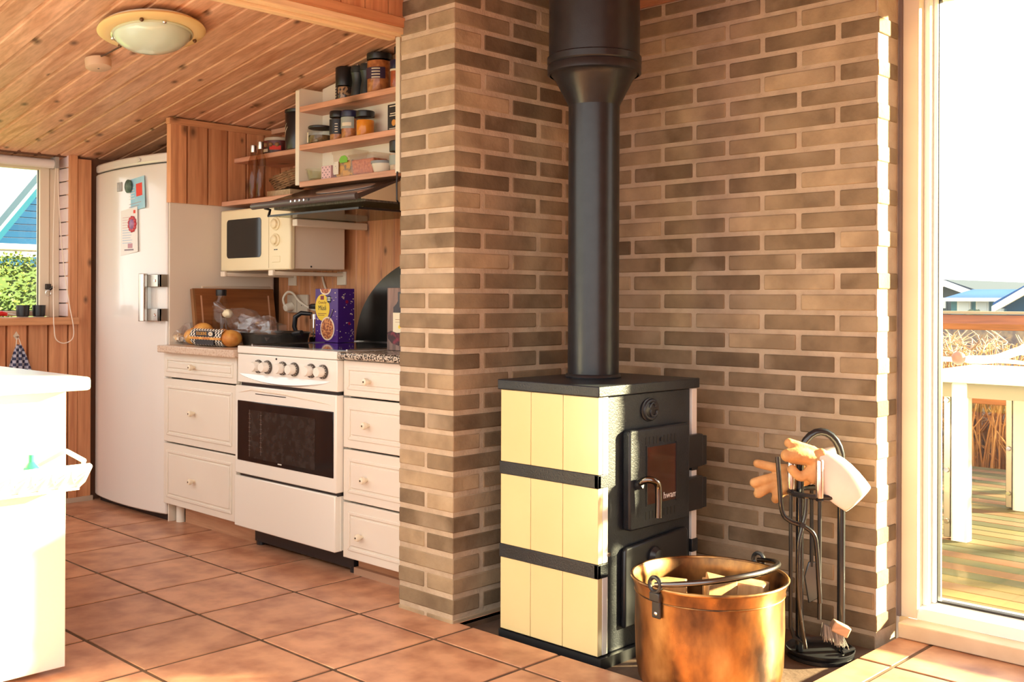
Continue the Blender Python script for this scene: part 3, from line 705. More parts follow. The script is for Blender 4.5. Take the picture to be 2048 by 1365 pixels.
t = tub('plastic_tub', 'clear tub with green patch and yellow contents on the lower shelf', -1.020, .405, .062, .035, .102, pm('mango_yellow', (.75, .38, .03), (.20, .12, .05), ns=40, lo=.45, hi=.6, rough=.5), .72)
part('green_patch', MB().prism([(-.012, .055), (.034, .055), (.034, .072), (.018, .082), (-.004, .080), (-.016, .068)], 1, -.0395, -.0375), pm('green_print', (.20, .50, .05), rough=.5), t)
part('side_label', B(-.055, -.022, -.0385, -.0365, .014, .062), pm('label_dotted', (.78, .70, .58), (.1, .08, .08), ns=60, lo=.6, hi=.66, rough=.6), t)
tub('plastic_tub', 'clear tub filled with red lentils on the lower shelf', -.893, .398, .072, .038, .078, pm('red_lentils', (.72, .22, .07), (.48, .10, .03), ns=90, rough=.7, bump=.8, bs=90), .86)
t = thing('ceramic_bowl', 'small white bowl with grey rim right of the lentil tub', 'bowl', (-.800, .388, ZL))
part('body', MB().lathe([(.001, .003), (.030, .001), (.034, .004), (.043, .034), (.044, .042), (.041, .042), (.031, .008), (.001, .006)], 28, cap=False), pm('bowl_white', (.80, .70, .55), rough=.3), t)
part('rim_band', MB().lathe([(.0435, .033), (.0450, .033), (.0456, .0425), (.0435, .0425)], 28, cap=False), pm('bowl_grey', (.25, .25, .24), rough=.4), t)
j = jar('spice_jar', 'spice grinder jar with black cap at the right end of the lower shelf', 'spice jar', -.722, .40, ZL, .037, .110, BLACK, .038, fill=pm('salt_pink', (.70, .48, .36), (.55, .34, .24), ns=60, rough=.7), fillh=.9, lab=LGR, labz=(.20, .52), labang=VIEW)
# corner shelf things
ZC, ZD = 1.5345, 1.3425
t = thing('biscuit_tin', 'dark red biscuit tin with pale lid on the upper corner shelf', 'tin', (-1.645, .50, ZC))
part('body', MB().lathe([(.064, 0), (.066, .004), (.066, .060)], 28), pm('tin_red', (.16, .02, .018), (.06, .02, .012), ns=30, rough=.35), t)
part('lid', MB().lathe([(.052, .060), (.060, .062), (.060, .074), (.055, .077)], 28), pm('tin_lid', (.55, .45, .32), rough=.35), t)
for k in range(5):
    a = math.radians(225+24*k)
    part('biscuit_print', MB().ball((.064*math.cos(a), .064*math.sin(a), .042), (.011, .011, .010), 10, 6), pm('biscuit', (.35, .18, .07), rough=.6), t)
stripes(t, .066, .012, 1, .01, LWH, math.radians(255), math.radians(285), h=.013)
stripes(t, .0665, .020, 1, .01, pm('note_red', (.80, .06, .04)), math.radians(292), math.radians(335), h=.018)
t = thing('canister', 'tall black canister with yellow and white print on the upper corner shelf', 'canister', (-1.420, .455, ZC))
part('body', MB().lathe([(.060, 0), (.061, .003), (.061, .145), (.058, .150)], 32), pm('canister_black', (.012, .011, .012), rough=.25), t)
part('lid', MB().lathe([(.0615, .150), (.0625, .152), (.0625, .162), (.058, .164)], 32), BLACK, t)
for (u0, z0, u1, z1, w, c) in ((240, .055, 262, .105, .004, LWH), (246, .045, 270, .090, .004, LWH), (236, .040, 246, .065, .012, pm('print_yellow', (.80, .48, .05), rough=.5))):
    m = MB(); n = 8; pts = []
    for i in range(n+1):
        s = i/n; a = math.radians(u0+(u1-u0)*s*s); z = z0+(z1-z0)*s; pts.append((a, z))
    vs = [(.0617*math.cos(a), .0617*math.sin(a), z-w*math.sin(pi*i/n)*.8-.001) for i, (a, z) in enumerate(pts)]+[(.0617*math.cos(a), .0617*math.sin(a), z+w*math.sin(pi*i/n)*.8+.001) for i, (a, z) in enumerate(pts)]
    m.add(vs, [(i, i+1, n+2+i, n+1+i) for i in range(n)]); part('print_swoosh', m, c, t)
for i, (x, y, h, lab) in enumerate(((-1.640, .374, .225, 'slim glass bottle beside the pine boards on the lower corner shelf'), (-1.588, .376, .235, 'slim glass bottle with steel stopper nearer the wicker basket'))):
    t = thing('slim_bottle', lab, 'bottle', (x, y, ZD), group='slim bottles on the lower corner shelf')
    part('body', MB().lathe([(.001, .002), (.020, .002), (.022, .006), (.021, h*.70), (.012, h*.82), (.011, h*.9)], 20, cap=False), glass('brown_glass', (.78, .66, .55)), t)
    part('stopper', MB().lathe([(.013, h*.87), (.0135, h*.88), (.0135, h*.995), (.011, h)], 16), STEELB, t)
t = thing('wicker_basket', 'small wicker tray tilted on a carton on the lower corner shelf', 'basket', (-1.515, .50, ZD+.05), rot=(.10, -.16, 0))
WK = pm('wicker', (.36, .20, .09), (.16, .085, .035), ns=40, rough=.8)
m = MB()
for i in range(7):
    z = .004+.0085*i; s = 1+.045*i; pts = []
    for k in range(28):
        a = 2*pi*k/28; ex = 4; c, s_ = math.cos(a), math.sin(a); rr = 1/((abs(c)**ex+abs(s_)**ex)**(1/ex)); w = .0022*math.sin(k*pi+i*pi)
        pts.append((.088*s*rr*c, .055*s*rr*s_+w, z+.0015*math.cos(k*pi+i*pi)))
    m.tube(pts, .0046, 6, closed=True)
m.box(-.075, .075, -.045, .045, .0, .006)
part('weave', m, WK, t)
m = MB()
for k in range(16):
    a = 2*pi*k/16; c, s_ = math.cos(a), math.sin(a); rr = 1/((abs(c)**4+abs(s_)**4)**.25); m.tube([(.088*rr*c, .055*rr*s_, .0), (.112*rr*c, .070*rr*s_, .062)], .003, 6)
part('stakes', m, WK, t)
single('carton', B(-.085, .085, -.05, .05, 0, .036), pm('carton_cream', (.66, .50, .30), (.50, .36, .20), ns=60, rough=.8), 'low cream carton under the wicker tray', 'box', (-1.54, .48, ZD), bevel=.001)

# ------------------------------------------------------------------ hood
hd_ = thing('cooker_hood', 'dark cooker hood with pull-out glass visor above the cooker', 'hood', (-.98, .36, 1.25))
HXa, HXb = -1.290, -.668
HDARK = pm('hood_brown', (.075, .050, .042), rough=.18, coat=.6); HGREY = pm('hood_front', (.10, .085, .085), rough=.35)
hp = [(.172, 1.272), (.172, 1.288), (.372, 1.3555), (.60, 1.3555), (.60, 1.272)]
part('canopy', MB().prism(hp, 0, HXa+.03, HXb-.006), HDARK, hd_, world=True)
part('side_panel', MB().prism([(.190, 1.276), (.375, 1.352), (.60, 1.352), (.60, 1.268), (.190, 1.272)], 0, HXb-.006, HXb), pm('hood_reflection_cream', (.68, .54, .34), rough=.25), hd_, world=True)  # yellow reflection on the hood side painted as plain cream
fb = part('front_bar', MB().tube([(HXa-.02, .165, 1.279), (HXa+.02, .160, 1.279), (HXb-.02, .160, 1.279), (HXb, .166, 1.279)], .0125, 12), HGREY, hd_, world=True)
for k in range(5): part('button', MB().lathe([(.005, 0), (.004, -.003)], 10, c=(-1.03+.027*k, .1485, 1.281), ax=1), CHROME if k < 4 else BLACK, fb, world=True)
part('oval_panel', MB().prism([(-.90+.165*math.cos(t*pi/12), .292+.055*math.sin(t*pi/12)) for t in range(24)], 2, 0, .0015).xf(Matrix(((1, 0, 0, 0), (0, 1, 0, 0), (0, .335, 1, 1.288-.172*.335+.001), (0, 0, 0, 1)))), pm('hood_oval', (.24, .20, .17), rough=.25, coat=.4), hd_, world=True)
vis = part('visor', B(HXa+.06, HXb-.01, .185, .575, 1.2375, 1.2415), glass('visor_glass', (.50, .52, .40), rough=.05), hd_, world=True)
part('visor_edge', MB().box(HXa+.055, HXb-.008, .181, .186, 1.236, 1.243).box(HXb-.011, HXb-.006, .185, .575, 1.236, 1.243), BLACK, vis, world=True)
part('visor_arm', MB().tube([(HXa+.045, .176, 1.270), (HXa+.075, .180, 1.262), (HXa+.058, .184, 1.240)], .0055, 8), BLACK, hd_, world=True)
part('visor_arm', MB().tube([(-.86, .35, 1.272), (-.90, .345, 1.240)], .005, 8), CHROME, hd_, world=True)
part('filter', B(HXa+.04, HXb-.02, .22, .58, 1.266, 1.272), pm('filter_grey', (.22, .19, .16), (.10, .09, .08), ns=120, rough=.5), hd_, world=True)
part('side_strap', MB().tube([(HXb+.012, .335, 1.375), (HXb+.014, .330, 1.33), (HXb+.014, .332, 1.275), (HXb+.010, .345, 1.262)], .003, 6), BLACK, hd_, world=True)
single('bracket_arm', B(-1.247, -1.215, .30, .644, 1.208, 1.236), pm('bracket_white', (.80, .70, .56), rough=.4), 'white wall arm sticking out under the cooker hood', 'bracket', bevel=.003)

# ------------------------------------------------------------------ microwave on brackets
mw_ = thing('microwave', 'cream microwave oven mounted on wall brackets', 'microwave', (-1.56, .46, 1.042))
part('body', B(-1.812, -1.312, .352, .602, 1.046, 1.296), pm('microwave_side', (.78, .66, .52), rough=.45), mw_, bevel=.004, world=True)
fp = part('front', B(-1.820, -1.303, .328, .354, 1.042, 1.300), CREAM, mw_, bevel=.006, world=True)
n = 5; cz_ = []
x0, x1, z0, z1, r = -1.768, -1.507, 1.096, 1.258, .016
for (cx_, cz2, a0) in ((x1-r, z1-r, 0), (x0+r, z1-r, 90), (x0+r, z0+r, 180), (x1-r, z0+r, 270)):
    for i in range(n+1): a = math.radians(a0+90*i/n); cz_.append((cx_+r*math.cos(a), cz2+r*math.sin(a)))
part('door_window', MB().prism(cz_, 1, .3262, .330), pm('microwave_glass', (.012, .012, .012), rough=.08, spec=.4), fp, world=True)
part('door_seam', B(-1.4525, -1.4505, .3272, .330, 1.05, 1.292), pm('seam_shadow', (.5, .40, .22), rough=.5), fp, world=True)
for z in (1.226, 1.162):
    kn = part('dial', MB().lathe([(.029, 0), (.029, -.004), (.026, -.006)], 28, c=(-1.402, .328, z), ax=1, sq=(1, .88)), CREAM, fp, world=True)
    part('dial_grip', MB().lathe([(.021, -.006), (.020, -.014), (.017, -.016)], 24, c=(-1.402, .328, z), ax=1, sq=(1, .88)), CREAM, kn, world=True)
part('logo', MB().box(-1.414, -1.404, .3272, .330, 1.1215, 1.1255).box(-1.401, -1.390, .3272, .330, 1.1215, 1.1255), LBK, fp, world=True)
part('door_button', B(-1.428, -1.370, .3255, .330, 1.072, 1.098), CREAM, fp, bevel=.003, world=True)
part('cover_screw', MB().lathe([(.004, .0), (.003, .002)], 10, c=(-1.312, .435, 1.056), ax=0), BLACK, mw_, world=True)
BRW = pm('bracket_white', (.80, .70, .56), rough=.4)
for x, lab in ((-1.745, 'white bracket bar under the left end of the microwave'), (-1.385, 'white bracket bar under the right end of the microwave')):
    t = thing('microwave_bracket', lab, 'bracket', (x, .48, 1.02), group='bracket bars under the microwave')
    part('bar', B(x-.014, x+.014, .300, .644, 1.020, 1.036), BRW, t, bevel=.003, world=True)
    part('end_stop', B(x-.016, x+.016, .292, .305, 1.018, 1.041), BRW, t, bevel=.003, world=True)
    part('wall_plate', B(x-.03, x+.03, .638, .6445, 0.985, 1.041), BRW, t, bevel=.001, world=True)

# ------------------------------------------------------------------ things on the worktop and hob
TEAK = wood('teak', 1, (.36, .13, .04), (.20, .065, .018), rough=.4, ks=.3); 
cb = thing('chopping_board', 'dark teak chopping board leaning on the white panel', 'board', (-1.788, .400, .7355), rot=(0, -.165, 0))
part('board', B(-.010, .010, -.205, .190, 0, .236), TEAK, cb, bevel=.004)
for gy in (-.172, .155): part('groove', B(.0097, .0105, gy, gy+.007, .012, .205), pm('groove_dark', (.62, .34, .20), rough=.5), cb)
part('end_edge', B(-.0105, .0106, -.2055, -.196, .001, .235), wood('teak_end', 2, (.58, .28, .10), (.42, .18, .06), ks=.2), cb)
single('chopping_board', B(-.005, .005, -.19, .15, 0, .245), pm('board_cream', (.66, .52, .38), rough=.5), 'pale board standing behind the teak chopping board', 'board', (-1.846, .445, .7355), bevel=.004, rot=(0, -.02, 0))
wbt = thing('water_bottle', 'clear glass bottle with square black cap behind the bread bag', 'bottle', (-1.742, .285, .7355))
part('body', MB().lathe([(.001, .002), (.034, .002), (.037, .008), (.037, .125), (.032, .165), (.020, .192), (.0195, .205)], 28, cap=False), GLASS, wbt)
part('cap', MB().lathe([(.0215, .203), (.022, .205), (.022, .227), (.020, .229)], 24), BLACK, wbt)
part('reflection_strip', MB().box(-.012, -.006, -.0372, -.0365, .02, .12), glass('bottle_streak', (1, .95, .85)), wbt)
# bag of rolls
br = thing('bread_bag', 'plastic bag of golden rolls with black and white checked label', 'bread', (-1.605, .175, .7355))
BUN = pm('bread_crust', (.80, .42, .09), (.55, .18, .03), ns=20, rough=.55)
for (x, y, z, rx, ry, rz) in ((-.150, 0, .036, .052, .045, .036), (-.055, .01, .035, .056, .046, .035), (.042, .01, .035, .050, .044, .035), (.122, 0, .034, .046, .044, .034), (-.11, .012, .062, .05, .036, .03)):
    part('roll', MB().ball((x, y, z), (rx, ry, rz), 18, 10), BUN, br)
CK = checks('label_checks', (.02, .02, .022), (.80, .72, .60), 95)
m = MB(); k = 12
prof = [(-.048*math.cos(math.radians(a)), .037+.041*math.sin(math.radians(a))) for a in range(-58, 62, 10)]
vs = [(x, y, z) for x in (-.112, .128) for (y, z) in prof]; n = len(prof)
m.add(vs, [(n+i, n+i+1, i+1, i) for i in range(n-1)]); part('checked_label', m, CK, br)
part('label_band', B(-.062, .078, -.0515, -.047, .040, .062), LBK, br)
part('label_band', B(-.062, .078, -.0505, -.046, .008, .026), LBK, br)
part('label_stripe', B(-.112, .128, -.0510, -.046, .028, .0375), BUN, br)
text('label_text', 'SOLSKINS', .0185, pm('print_orange2', (.75, .36, .05), rough=.5), br, (-.012, -.0519, .051), FACE_Y)
part('label_oval', MB().lathe([(.017, -.052), (.017, -.0524)], 20, c=(.058, 0, .051), ax=1, sq=(1, .5)), LWH, br)
part('label_oval_line', B(.050, .066, -.0528, -.0522, .0495, .0525), pm('print_brown2', (.45, .22, .06), rough=.6), br)
FILM = film('plastic_film', (.95, .94, .95), gl=.12, df=.035, rough=.09)
def crumple(m, c, R, seed, n=18, mm=10, amp=.28):
    rnd = random.Random(seed); vs = [(c[0], c[1], c[2]-R[2])]
    for j in range(1, mm):
        a = -pi/2+pi*j/mm
        for i in range(n):
            t = 2*pi*i/n; s = 1+rnd.uniform(-amp, amp)
            vs.append((c[0]+R[0]*math.cos(a)*math.cos(t)*s, c[1]+R[1]*math.cos(a)*math.sin(t)*s, max(c[2]+R[2]*math.sin(a)*s, .001)))
    vs.append((c[0], c[1], c[2]+R[2])); fs = [(0, 1+(i+1) % n, 1+i) for i in range(n)]
    for j in range(mm-2):
        for i in range(n): fs.append((1+j*n+i, 1+j*n+(i+1) % n, 1+(j+1)*n+(i+1) % n, 1+(j+1)*n+i))
    L = len(vs)-1; fs += [(L, 1+(mm-2)*n+i, 1+(mm-2)*n+(i+1) % n) for i in range(n)]
    return m.add(vs, fs)
def twist(m, pts, rs, seed, n=14):
    rnd = random.Random(seed); k = len(pts); vs = []
    for p, r in zip(pts, rs):
        for i in range(n):
            t = 2*pi*i/n; s = r*(1+rnd.uniform(-.35, .35)); vs.append((p[0], p[1]+s*math.cos(t), max(p[2]+s*math.sin(t), .0008)))
    return m.add(vs, [(j*n+i, j*n+(i+1) % n, (j+1)*n+(i+1) % n, (j+1)*n+i) for j in range(k-1) for i in range(n)])
m = MB(); twist(m, [(-.13, 0, .040), (-.17, 0, .042), (-.195, -.01, .03), (-.215, -.012, .022), (-.235, -.01, .03), (-.255, -.008, .036)], [.048, .046, .030, .014, .022, .034], 5)
part('bag_film', m, FILM, br)
part('bag_tail', crumple(MB(), (-.262, -.02, .026), (.045, .022, .017), 9), pm('bag_print', (.85, .50, .12), (.85, .80, .72), ns=30, rough=.3), br)
pb_ = thing('plastic_bag', 'crumpled clear plastic bag twisted shut with a cream clip', 'bag', (-1.555, .275, .7355))
m = MB(); twist(m, [(.10, .0, .07), (.06, 0, .075), (.0, 0, .085), (-.05, -.005, .108), (-.085, -.01, .128), (-.12, -.012, .140), (-.15, -.014, .150), (-.175, -.015, .158)], [.045, .06, .055, .036, .016, .010, .017, .024], 3, 16)
part('neck_film', m, FILM, pb_)
part('bag_body', crumple(MB(), (.135, .0, .070), (.125, .055, .050), 4, 20, 10, .22), FILM, pb_)
part('bag_lower', crumple(MB(), (.035, .0, .040), (.11, .05, .045), 8, 20, 10, .2), FILM, pb_)
part('clip', crumple(MB(), (-.085, -.02, .130), (.030, .016, .018), 21, 12, 8, .12), pm('clip_cream', (.85, .75, .50), rough=.45), pb_)
pn = thing('frying_pan', 'black roasting pan on the worktop in front of the coffee press', 'pan', (-1.435, .350, .7355), rz=.1)
part('pan_body', MB().lathe([(.001, .002), (.118, .002), (.126, .006), (.136, .052), (.141, .056), (.137, .058), (.131, .053), (.121, .010), (.001, .008)], 40, cap=False), pm('pan_black', (.014, .013, .012), (.03, .026, .02), ns=30, rough=.4), pn)
part('pan_handle', MB().tube([(.128, -.02, .052), (.17, -.03, .058), (.20, -.035, .060)], [.010, .011, .009], 10), BLACK, pn)
fp_ = thing('coffee_press', 'glass coffee press with black lid and handle', 'coffee press', (-1.398, .556, .7355))
part('beaker', MB().lathe([(.001, .022), (.050, .022), (.053, .028), (.053, .150), (.055, .156)], 32, cap=False), GLASS, fp_)
part('base', MB().lathe([(.052, 0), (.057, .003), (.057, .030), (.0545, .034)], 32), BLACK, fp_)
part('steel_frame', MB().lathe([(.0545, .108), (.0555, .108), (.0555, .128), (.0545, .128)], 32, cap=False), CHROME, fp_)
for a in (40, 160, 280): part('frame_rod', MB().tube([(.0558*math.cos(math.radians(a)), .0558*math.sin(math.radians(a)), z) for z in (.03, .08, .128)], .0028, 6), CHROME, fp_)
part('lid', MB().lathe([(.0575, .150), (.059, .153), (.059, .166), (.050, .171), (.006, .173)], 32), BLACK, fp_)
part('plunger_rod', MB().cyl((0, 0, .05), (0, 0, .196), .0035), CHROME, fp_)
part('plunger_knob', MB().lathe([(.020, .196), (.022, .199), (.022, .203), (.018, .206)], 20), BLACK, fp_)
part('plunger_disc', MB().lathe([(.050, .042), (.051, .044), (.051, .049), (.046, .051)], 28), CHROME, fp_)
part('handle', MB().tube([(-.050, -.02, .128), (-.085, -.05, .132), (-.105, -.065, .115), (-.108, -.068, .075), (-.100, -.06, .040), (-.085, -.045, .026)], [.008, .010, .011, .010, .009, .008], 10), BLACK, fp_)
mu = thing('cereal_box', 'purple cereal box with yellow oval standing behind the hob', 'box', (-1.192, .470, .7555), rz=.0)
CBP = pm('box_purple', (.055, .010, .165), (.07, .014, .20), ns=5, rough=.35)
bx0, bx1, bh = -.105, .045, .212
part('carton', MB().box(bx0, bx1, -.025, .055, 0, bh), CBP, mu, bevel=.001)
YEL = pm('box_yellow', (.86, .60, .03), rough=.4); CRM = pm('bowl_print', (.86, .70, .52), rough=.45)
def oval(cx, cz2, rx, rz, y0, y1, tilt=0, n=32, lo=0, hi=2*pi):
    p = []
    for i in range(n):
        t = lo+(hi-lo)*i/n; a, b = rx*math.cos(t), rz*math.sin(t); p.append((cx+a*math.cos(tilt)-b*math.sin(tilt), cz2+a*math.sin(tilt)+b*math.cos(tilt)))
    return MB().prism(p, 1, y0, y1)
part('yellow_oval', oval(-.056, .137, .047, .053, -.0262, -.025, .1), YEL, mu)
part('bowl_print', oval(-.022, .054, .046, .047, -.0268, -.025), CRM, mu)
MUE = pm('cereal_print', (.75, .30, .10), (.30, .07, .03), ns=120, lo=.42, hi=.58, rough=.5, detail=1)
part('cereal_print', oval(-.022, .054, .040, .041, -.0273, -.0265), MUE, mu)
part('bowl_top_print', MB().prism([(-.036+.036*math.cos(pi+pi*i/14), bh-.001+.024*math.sin(pi+pi*i/14)) for i in range(15)], 1, -.0262, -.025), CRM, mu)
part('cereal_top_print', MB().prism([(-.036+.030*math.cos(pi+pi*i/14), bh-.001+.018*math.sin(pi+pi*i/14)) for i in range(15)], 1, -.0267, -.025), MUE, mu)
text('box_title', 'Müsli', .0275, LBK, mu, (-.056, -.0266, .135), FACE_Y, sx=.92)
text('box_subtitle', 'Crunchy', .0155, pm('print_brown', (.30, .12, .03), rough=.5), mu, (-.056, -.0266, .157), FACE_Y)
part('brand_square', B(-.068, -.046, -.0268, -.026, .168, .184), pm('brand_red', (.22, .01, .03), rough=.4), mu)
part('round_seal', oval(-.012, .170, .014, .015, -.0266, -.025), LBK, mu)
for z in (.173, .165): part('seal_line', B(-.021, -.003, -.027, -.0262, z, z+.004), PAPER, mu)
for k in range(2): part('print_line', B(-.085, -.030-.012*k, -.0267, -.026, .112-.007*k, .1145-.007*k), pm('print_brown', (.30, .12, .03)), mu)
part('spoon_print', MB().prism([(-.012, .088), (-.008, .088), (.018, .128), (.014, .131)], 1, -.0275, -.025), pm('spoon_dark', (.12, .09, .13), rough=.4), mu)
rs_ = random.Random(4); fk = MB()
for _ in range(46):
    x, z = rs_.uniform(bx0+.006, bx1-.006), rs_.uniform(.01, bh-.01)
    if ((x+.056)/.052)**2+((z-.137)/.058)**2 < 1 or ((x+.022)/.05)**2+((z-.054)/.05)**2 < 1: continue
    fk.box(x, x+rs_.uniform(.002, .006), -.0258, -.025, z, z+rs_.uniform(.0015, .004))
for _ in range(40):
    y, z = rs_.uniform(-.02, .05), rs_.uniform(.01, bh-.01); fk.box(bx1, bx1+.0006, y, y+rs_.uniform(.002, .005), z, z+rs_.uniform(.0015, .005))
part('flake_prints', fk, CRM, mu)
for y, z, r in ((.030, .075, .006), (.018, .160, .007)): part('berry_print', MB().lathe([(r, bx1), (r, bx1+.0008)], 14, c=(0, y, z), ax=0), pm('berry', (.30, .01, .05), rough=.5), mu)
# half round metal shield on the wall
sh = MB(); n = 40
pts = [(-.735+.535*math.cos(pi*i/n), .755+.345*math.sin(pi*i/n)) for i in range(n+1)]
single('splash_shield', sh.prism(pts, 1, .628, .634), pm('shield_metal', (.10, .095, .085), (.06, .055, .05), ns=4, rough=.30, metal=.85), 'half round dark metal splash shield on the wall behind the hob', 'shield')
wn_ = thing('wine_box', 'wine carton printed with planks and a bottle beside the brick pillar', 'box', (-.565, .245, .7535))
PLK = wood('printed_planks', 2, (.34, .21, .16), (.10, .06, .05), ks=.2, fine=40)
part('carton', B(-.034, .075, 0, .13, 0, .212), PLK, wn_, bevel=.001)
part('bottle_print', MB().prism([(.000, .055), (.062, .055), (.062, .145), (.050, .158), (.045, .168), (.045, .198), (.023, .198), (.023, .168), (.016, .158), (.000, .146)], 1, -.0010, .0), pm('bottle_dark', (.02, .012, .012), rough=.25), wn_)
part('label_print', B(-.001, .062, -.0018, -.0008, .058, .128), pm('wine_label', (.80, .72, .50), rough=.5), wn_)
part('label_line', MB().box(.012, .05, -.0023, -.0016, .104, .1055).box(.012, .05, -.0023, -.0016, .096, .097), pm('print_brown', (.30, .12, .03)), wn_)
part('label_seal', MB().lathe([(.006, -.0023), (.006, -.0017)], 14, c=(.033, 0, .08), ax=1), YEL, wn_)
part('grape_print', MB().prism([(-.030, .060), (-.010, .066), (.02, .060), (.05, .062), (.07, .055), (.07, .030), (.055, .020), (.03, .017), (-.005, .024), (-.026, .040)], 1, -.0030, -.0008), pm('grape_dark', (.03, .008, .012), (.35, .02, .05), ns=30, lo=.5, hi=.68, rough=.3), wn_)
# sockets and cables
ol = thing('power_outlet', 'double white wall socket with plug behind the coffee press', 'socket', (-1.70, .645, .90))
part('plate', B(-1.775, -1.62, .632, .6445, .865, .945), pm('socket_beige', (.60, .50, .38), rough=.4), ol, bevel=.003, world=True)
part('plug', MB().cyl((-1.735, .632, .895), (-1.735, .595, .885), .020, .016, 16), pm('plug_cream', (.82, .74, .60), rough=.35), ol, bevel=.003, world=True)
part('socket_seam', B(-1.699, -1.697, .6312, .634, .866, .944), pm('socket_dark', (.25, .2, .15), rough=.5), ol, world=True)
for xx in (-1.664, -1.650): part('socket_hole', MB().lathe([(.0028, .6318), (.0028, .633)], 10, c=(xx, 0, .898), ax=1), BLACK, ol, world=True)
CABW = pm('cable_white', (.80, .70, .56), rough=.4)
def smooth_path(P_, k=6):
    P_ = [Vector(p) for p in P_]; out = []
    for i in range(len(P_)-1):
        p0, p1, p2, p3 = P_[max(i-1, 0)], P_[i], P_[i+1], P_[min(i+2, len(P_)-1)]
        for j in range(k):
            t = j/k; out.append(.5*((2*p1)+(p2-p0)*t+(2*p0-5*p1+4*p2-p3)*t*t+(3*p1-p0-3*p2+p3)*t**3))
    out.append(P_[-1]); return out
single('cable', MB().tube(smooth_path([(-1.735, .598, .888), (-1.742, .59, .925), (-1.725, .60, .955), (-1.695, .61, .950), (-1.66, .62, .915), (-1.60, .635, .885), (-1.52, .638, .87)]), .005, 8), CABW, 'white cable looping out of the wall plug', 'cable')
single('cable', MB().tube(smooth_path([(-1.52, .640, 1.02), (-1.50, .638, .98), (-1.455, .638, .925), (-1.42, .638, .89), (-1.40, .63, .85), (-1.42, .60, .76)]), .0045, 8), CABW, 'white microwave cable hanging down the board wall', 'cable')

# ------------------------------------------------------------------ ceiling lamp and smoke alarm
AX = math.atan(.155)
lp = thing('ceiling_lamp', 'round ceiling lamp with yellow ring and greenish glass bowl', 'lamp', (-.985, -.415, cz(-.985)-.006), rot=(0, -AX, 0))
part('ring', MB().lathe([(.100, -.004), (.150, -.004), (.164, -.010), (.167, -.016), (.160, -.022), (.130, -.027), (.118, -.022)], 56, cap=False), pm('lamp_ring', (.86, .64, .28), rough=.35), lp)
part('base_plate', MB().lathe([(.001, 0), (.150, 0), (.150, -.005), (.001, -.005)], 40, cap=False), WHITE, lp)
part('bowl', MB().lathe([(.122, -.020), (.121, -.030), (.108, -.048), (.085, -.064), (.055, -.075), (.025, -.080), (.001, -.081)], 48, cap=False), pm('lamp_glass', (.62, .74, .58), (.68, .78, .64), ns=4, rough=.12, coat=.6), lp)
part('bowl_rim', MB().lathe([(.120, -.022), (.126, -.024), (.1265, -.029), (.121, -.032)], 48, cap=False), pm('lamp_rim_glass', (.66, .70, .48), rough=.1, coat=.8), lp)
for a in (200, 320, 80): 
    a = math.radians(a); part('screw', MB().ball((.138*math.cos(a), .138*math.sin(a), -.030), .0065, 12, 8), pm('screw_brown', (.16, .08, .04), rough=.35, metal=.6), lp)
for a in (110, 230, 350):
    a = math.radians(a); part('clip', MB().ball((.124*math.cos(a), .124*math.sin(a), -.030), (.007, .007, .006), 10, 6), CHROME, lp)
sa = thing('smoke_alarm', 'small beige round box with a cable below the ceiling lamp', 'ceiling box', (-1.335, -.432, cz(-1.335)-.006), rot=(0, -AX, 0))
part('case', MB().lathe([(.043, 0), (.0435, -.004), (.042, -.028), (.038, -.031), (.004, -.032)], 32), pm('alarm_beige', (.72, .50, .33), rough=.5), sa)
part('hole', MB().lathe([(.004, -.0318), (.003, -.0325)], 10), BLACK, sa)
part('cable', MB().tube([(.03, -.01, -.003), (.09, .0, -.003), (.19, .01, -.003)], .003, 6), pm('cable_dark', (.10, .05, .03), rough=.6), sa)

# ------------------------------------------------------------------ left window things
for i, (y, lab) in enumerate(((-.198, 'black tumbler on the window sill nearer the red handle'), (-.128, 'black tumbler on the window sill nearer the latch'))):
    t = thing('tumbler', lab, 'cup', (-2.585, y, .8405), group='tumblers on the window sill')
    part('cup', MB().lathe([(.001, .004), (.022, .002), (.026, .006), (.0285, .050), (.0285, .054), (.026, .054), (.0235, .010), (.001, .008)], 28, cap=False), pm('cup_black', (.012, .014, .016), rough=.3), t)
t = thing('peeler', 'small tool with red handle at the end of the window sill', 'tool', (-2.58, -.29, .8405))
part('handle', MB().tube([(0, -.03, .012), (0, .0, .018), (0, .022, .014)], [.010, .012, .009], 10), pm('handle_red', (.60, .02, .02), rough=.3), t)
part('blade', MB().tube([(0, .022, .014), (0, .045, .012), (0, .06, .008)], .003, 6), STEELB, t)
rb = thing('roller_blind', 'rolled up white roller blind above the kitchen window', 'blind', (-2.60, -.6, 1.535))
part('roll', MB().cyl((-2.600, -1.15, 1.532), (-2.600, -.062, 1.532), .021, n=24), pm('blind_white', (.76, .70, .66), rough=.7), rb, world=True)
part('bracket', B(-2.63, -2.57, -.062, -.046, 1.512, 1.562), pm('bracket_grey', (.35, .33, .30), rough=.4), rb, world=True)
part('cord', MB().tube(smooth_path([(-2.578, -.052, 1.53), (-2.565, -.045, 1.3), (-2.55, -.036, 1.1), (-2.515, -.022, .9), (-2.495, -.012, .80), (-2.494, -.016, .745), (-2.494, -.055, .725), (-2.494, -.09, .745), (-2.494, -.098, .80), (-2.50, -.098, .86), (-2.56, -.075, 1.2), (-2.585, -.055, 1.53)]), .0024, 6), pm('cord_white', (.80, .68, .56), rough=.6), rb, world=True)
hk = thing('towel_hook', 'small cream diamond hook under the window sill', 'hook', (-2.545, -.240, .765))
part('plate', MB().prism([(-.240, .742), (-.227, .760), (-.240, .780), (-.253, .760)], 0, -2.55, -2.545), pm('hook_cream', (.72, .62, .46), rough=.4), hk, world=True)
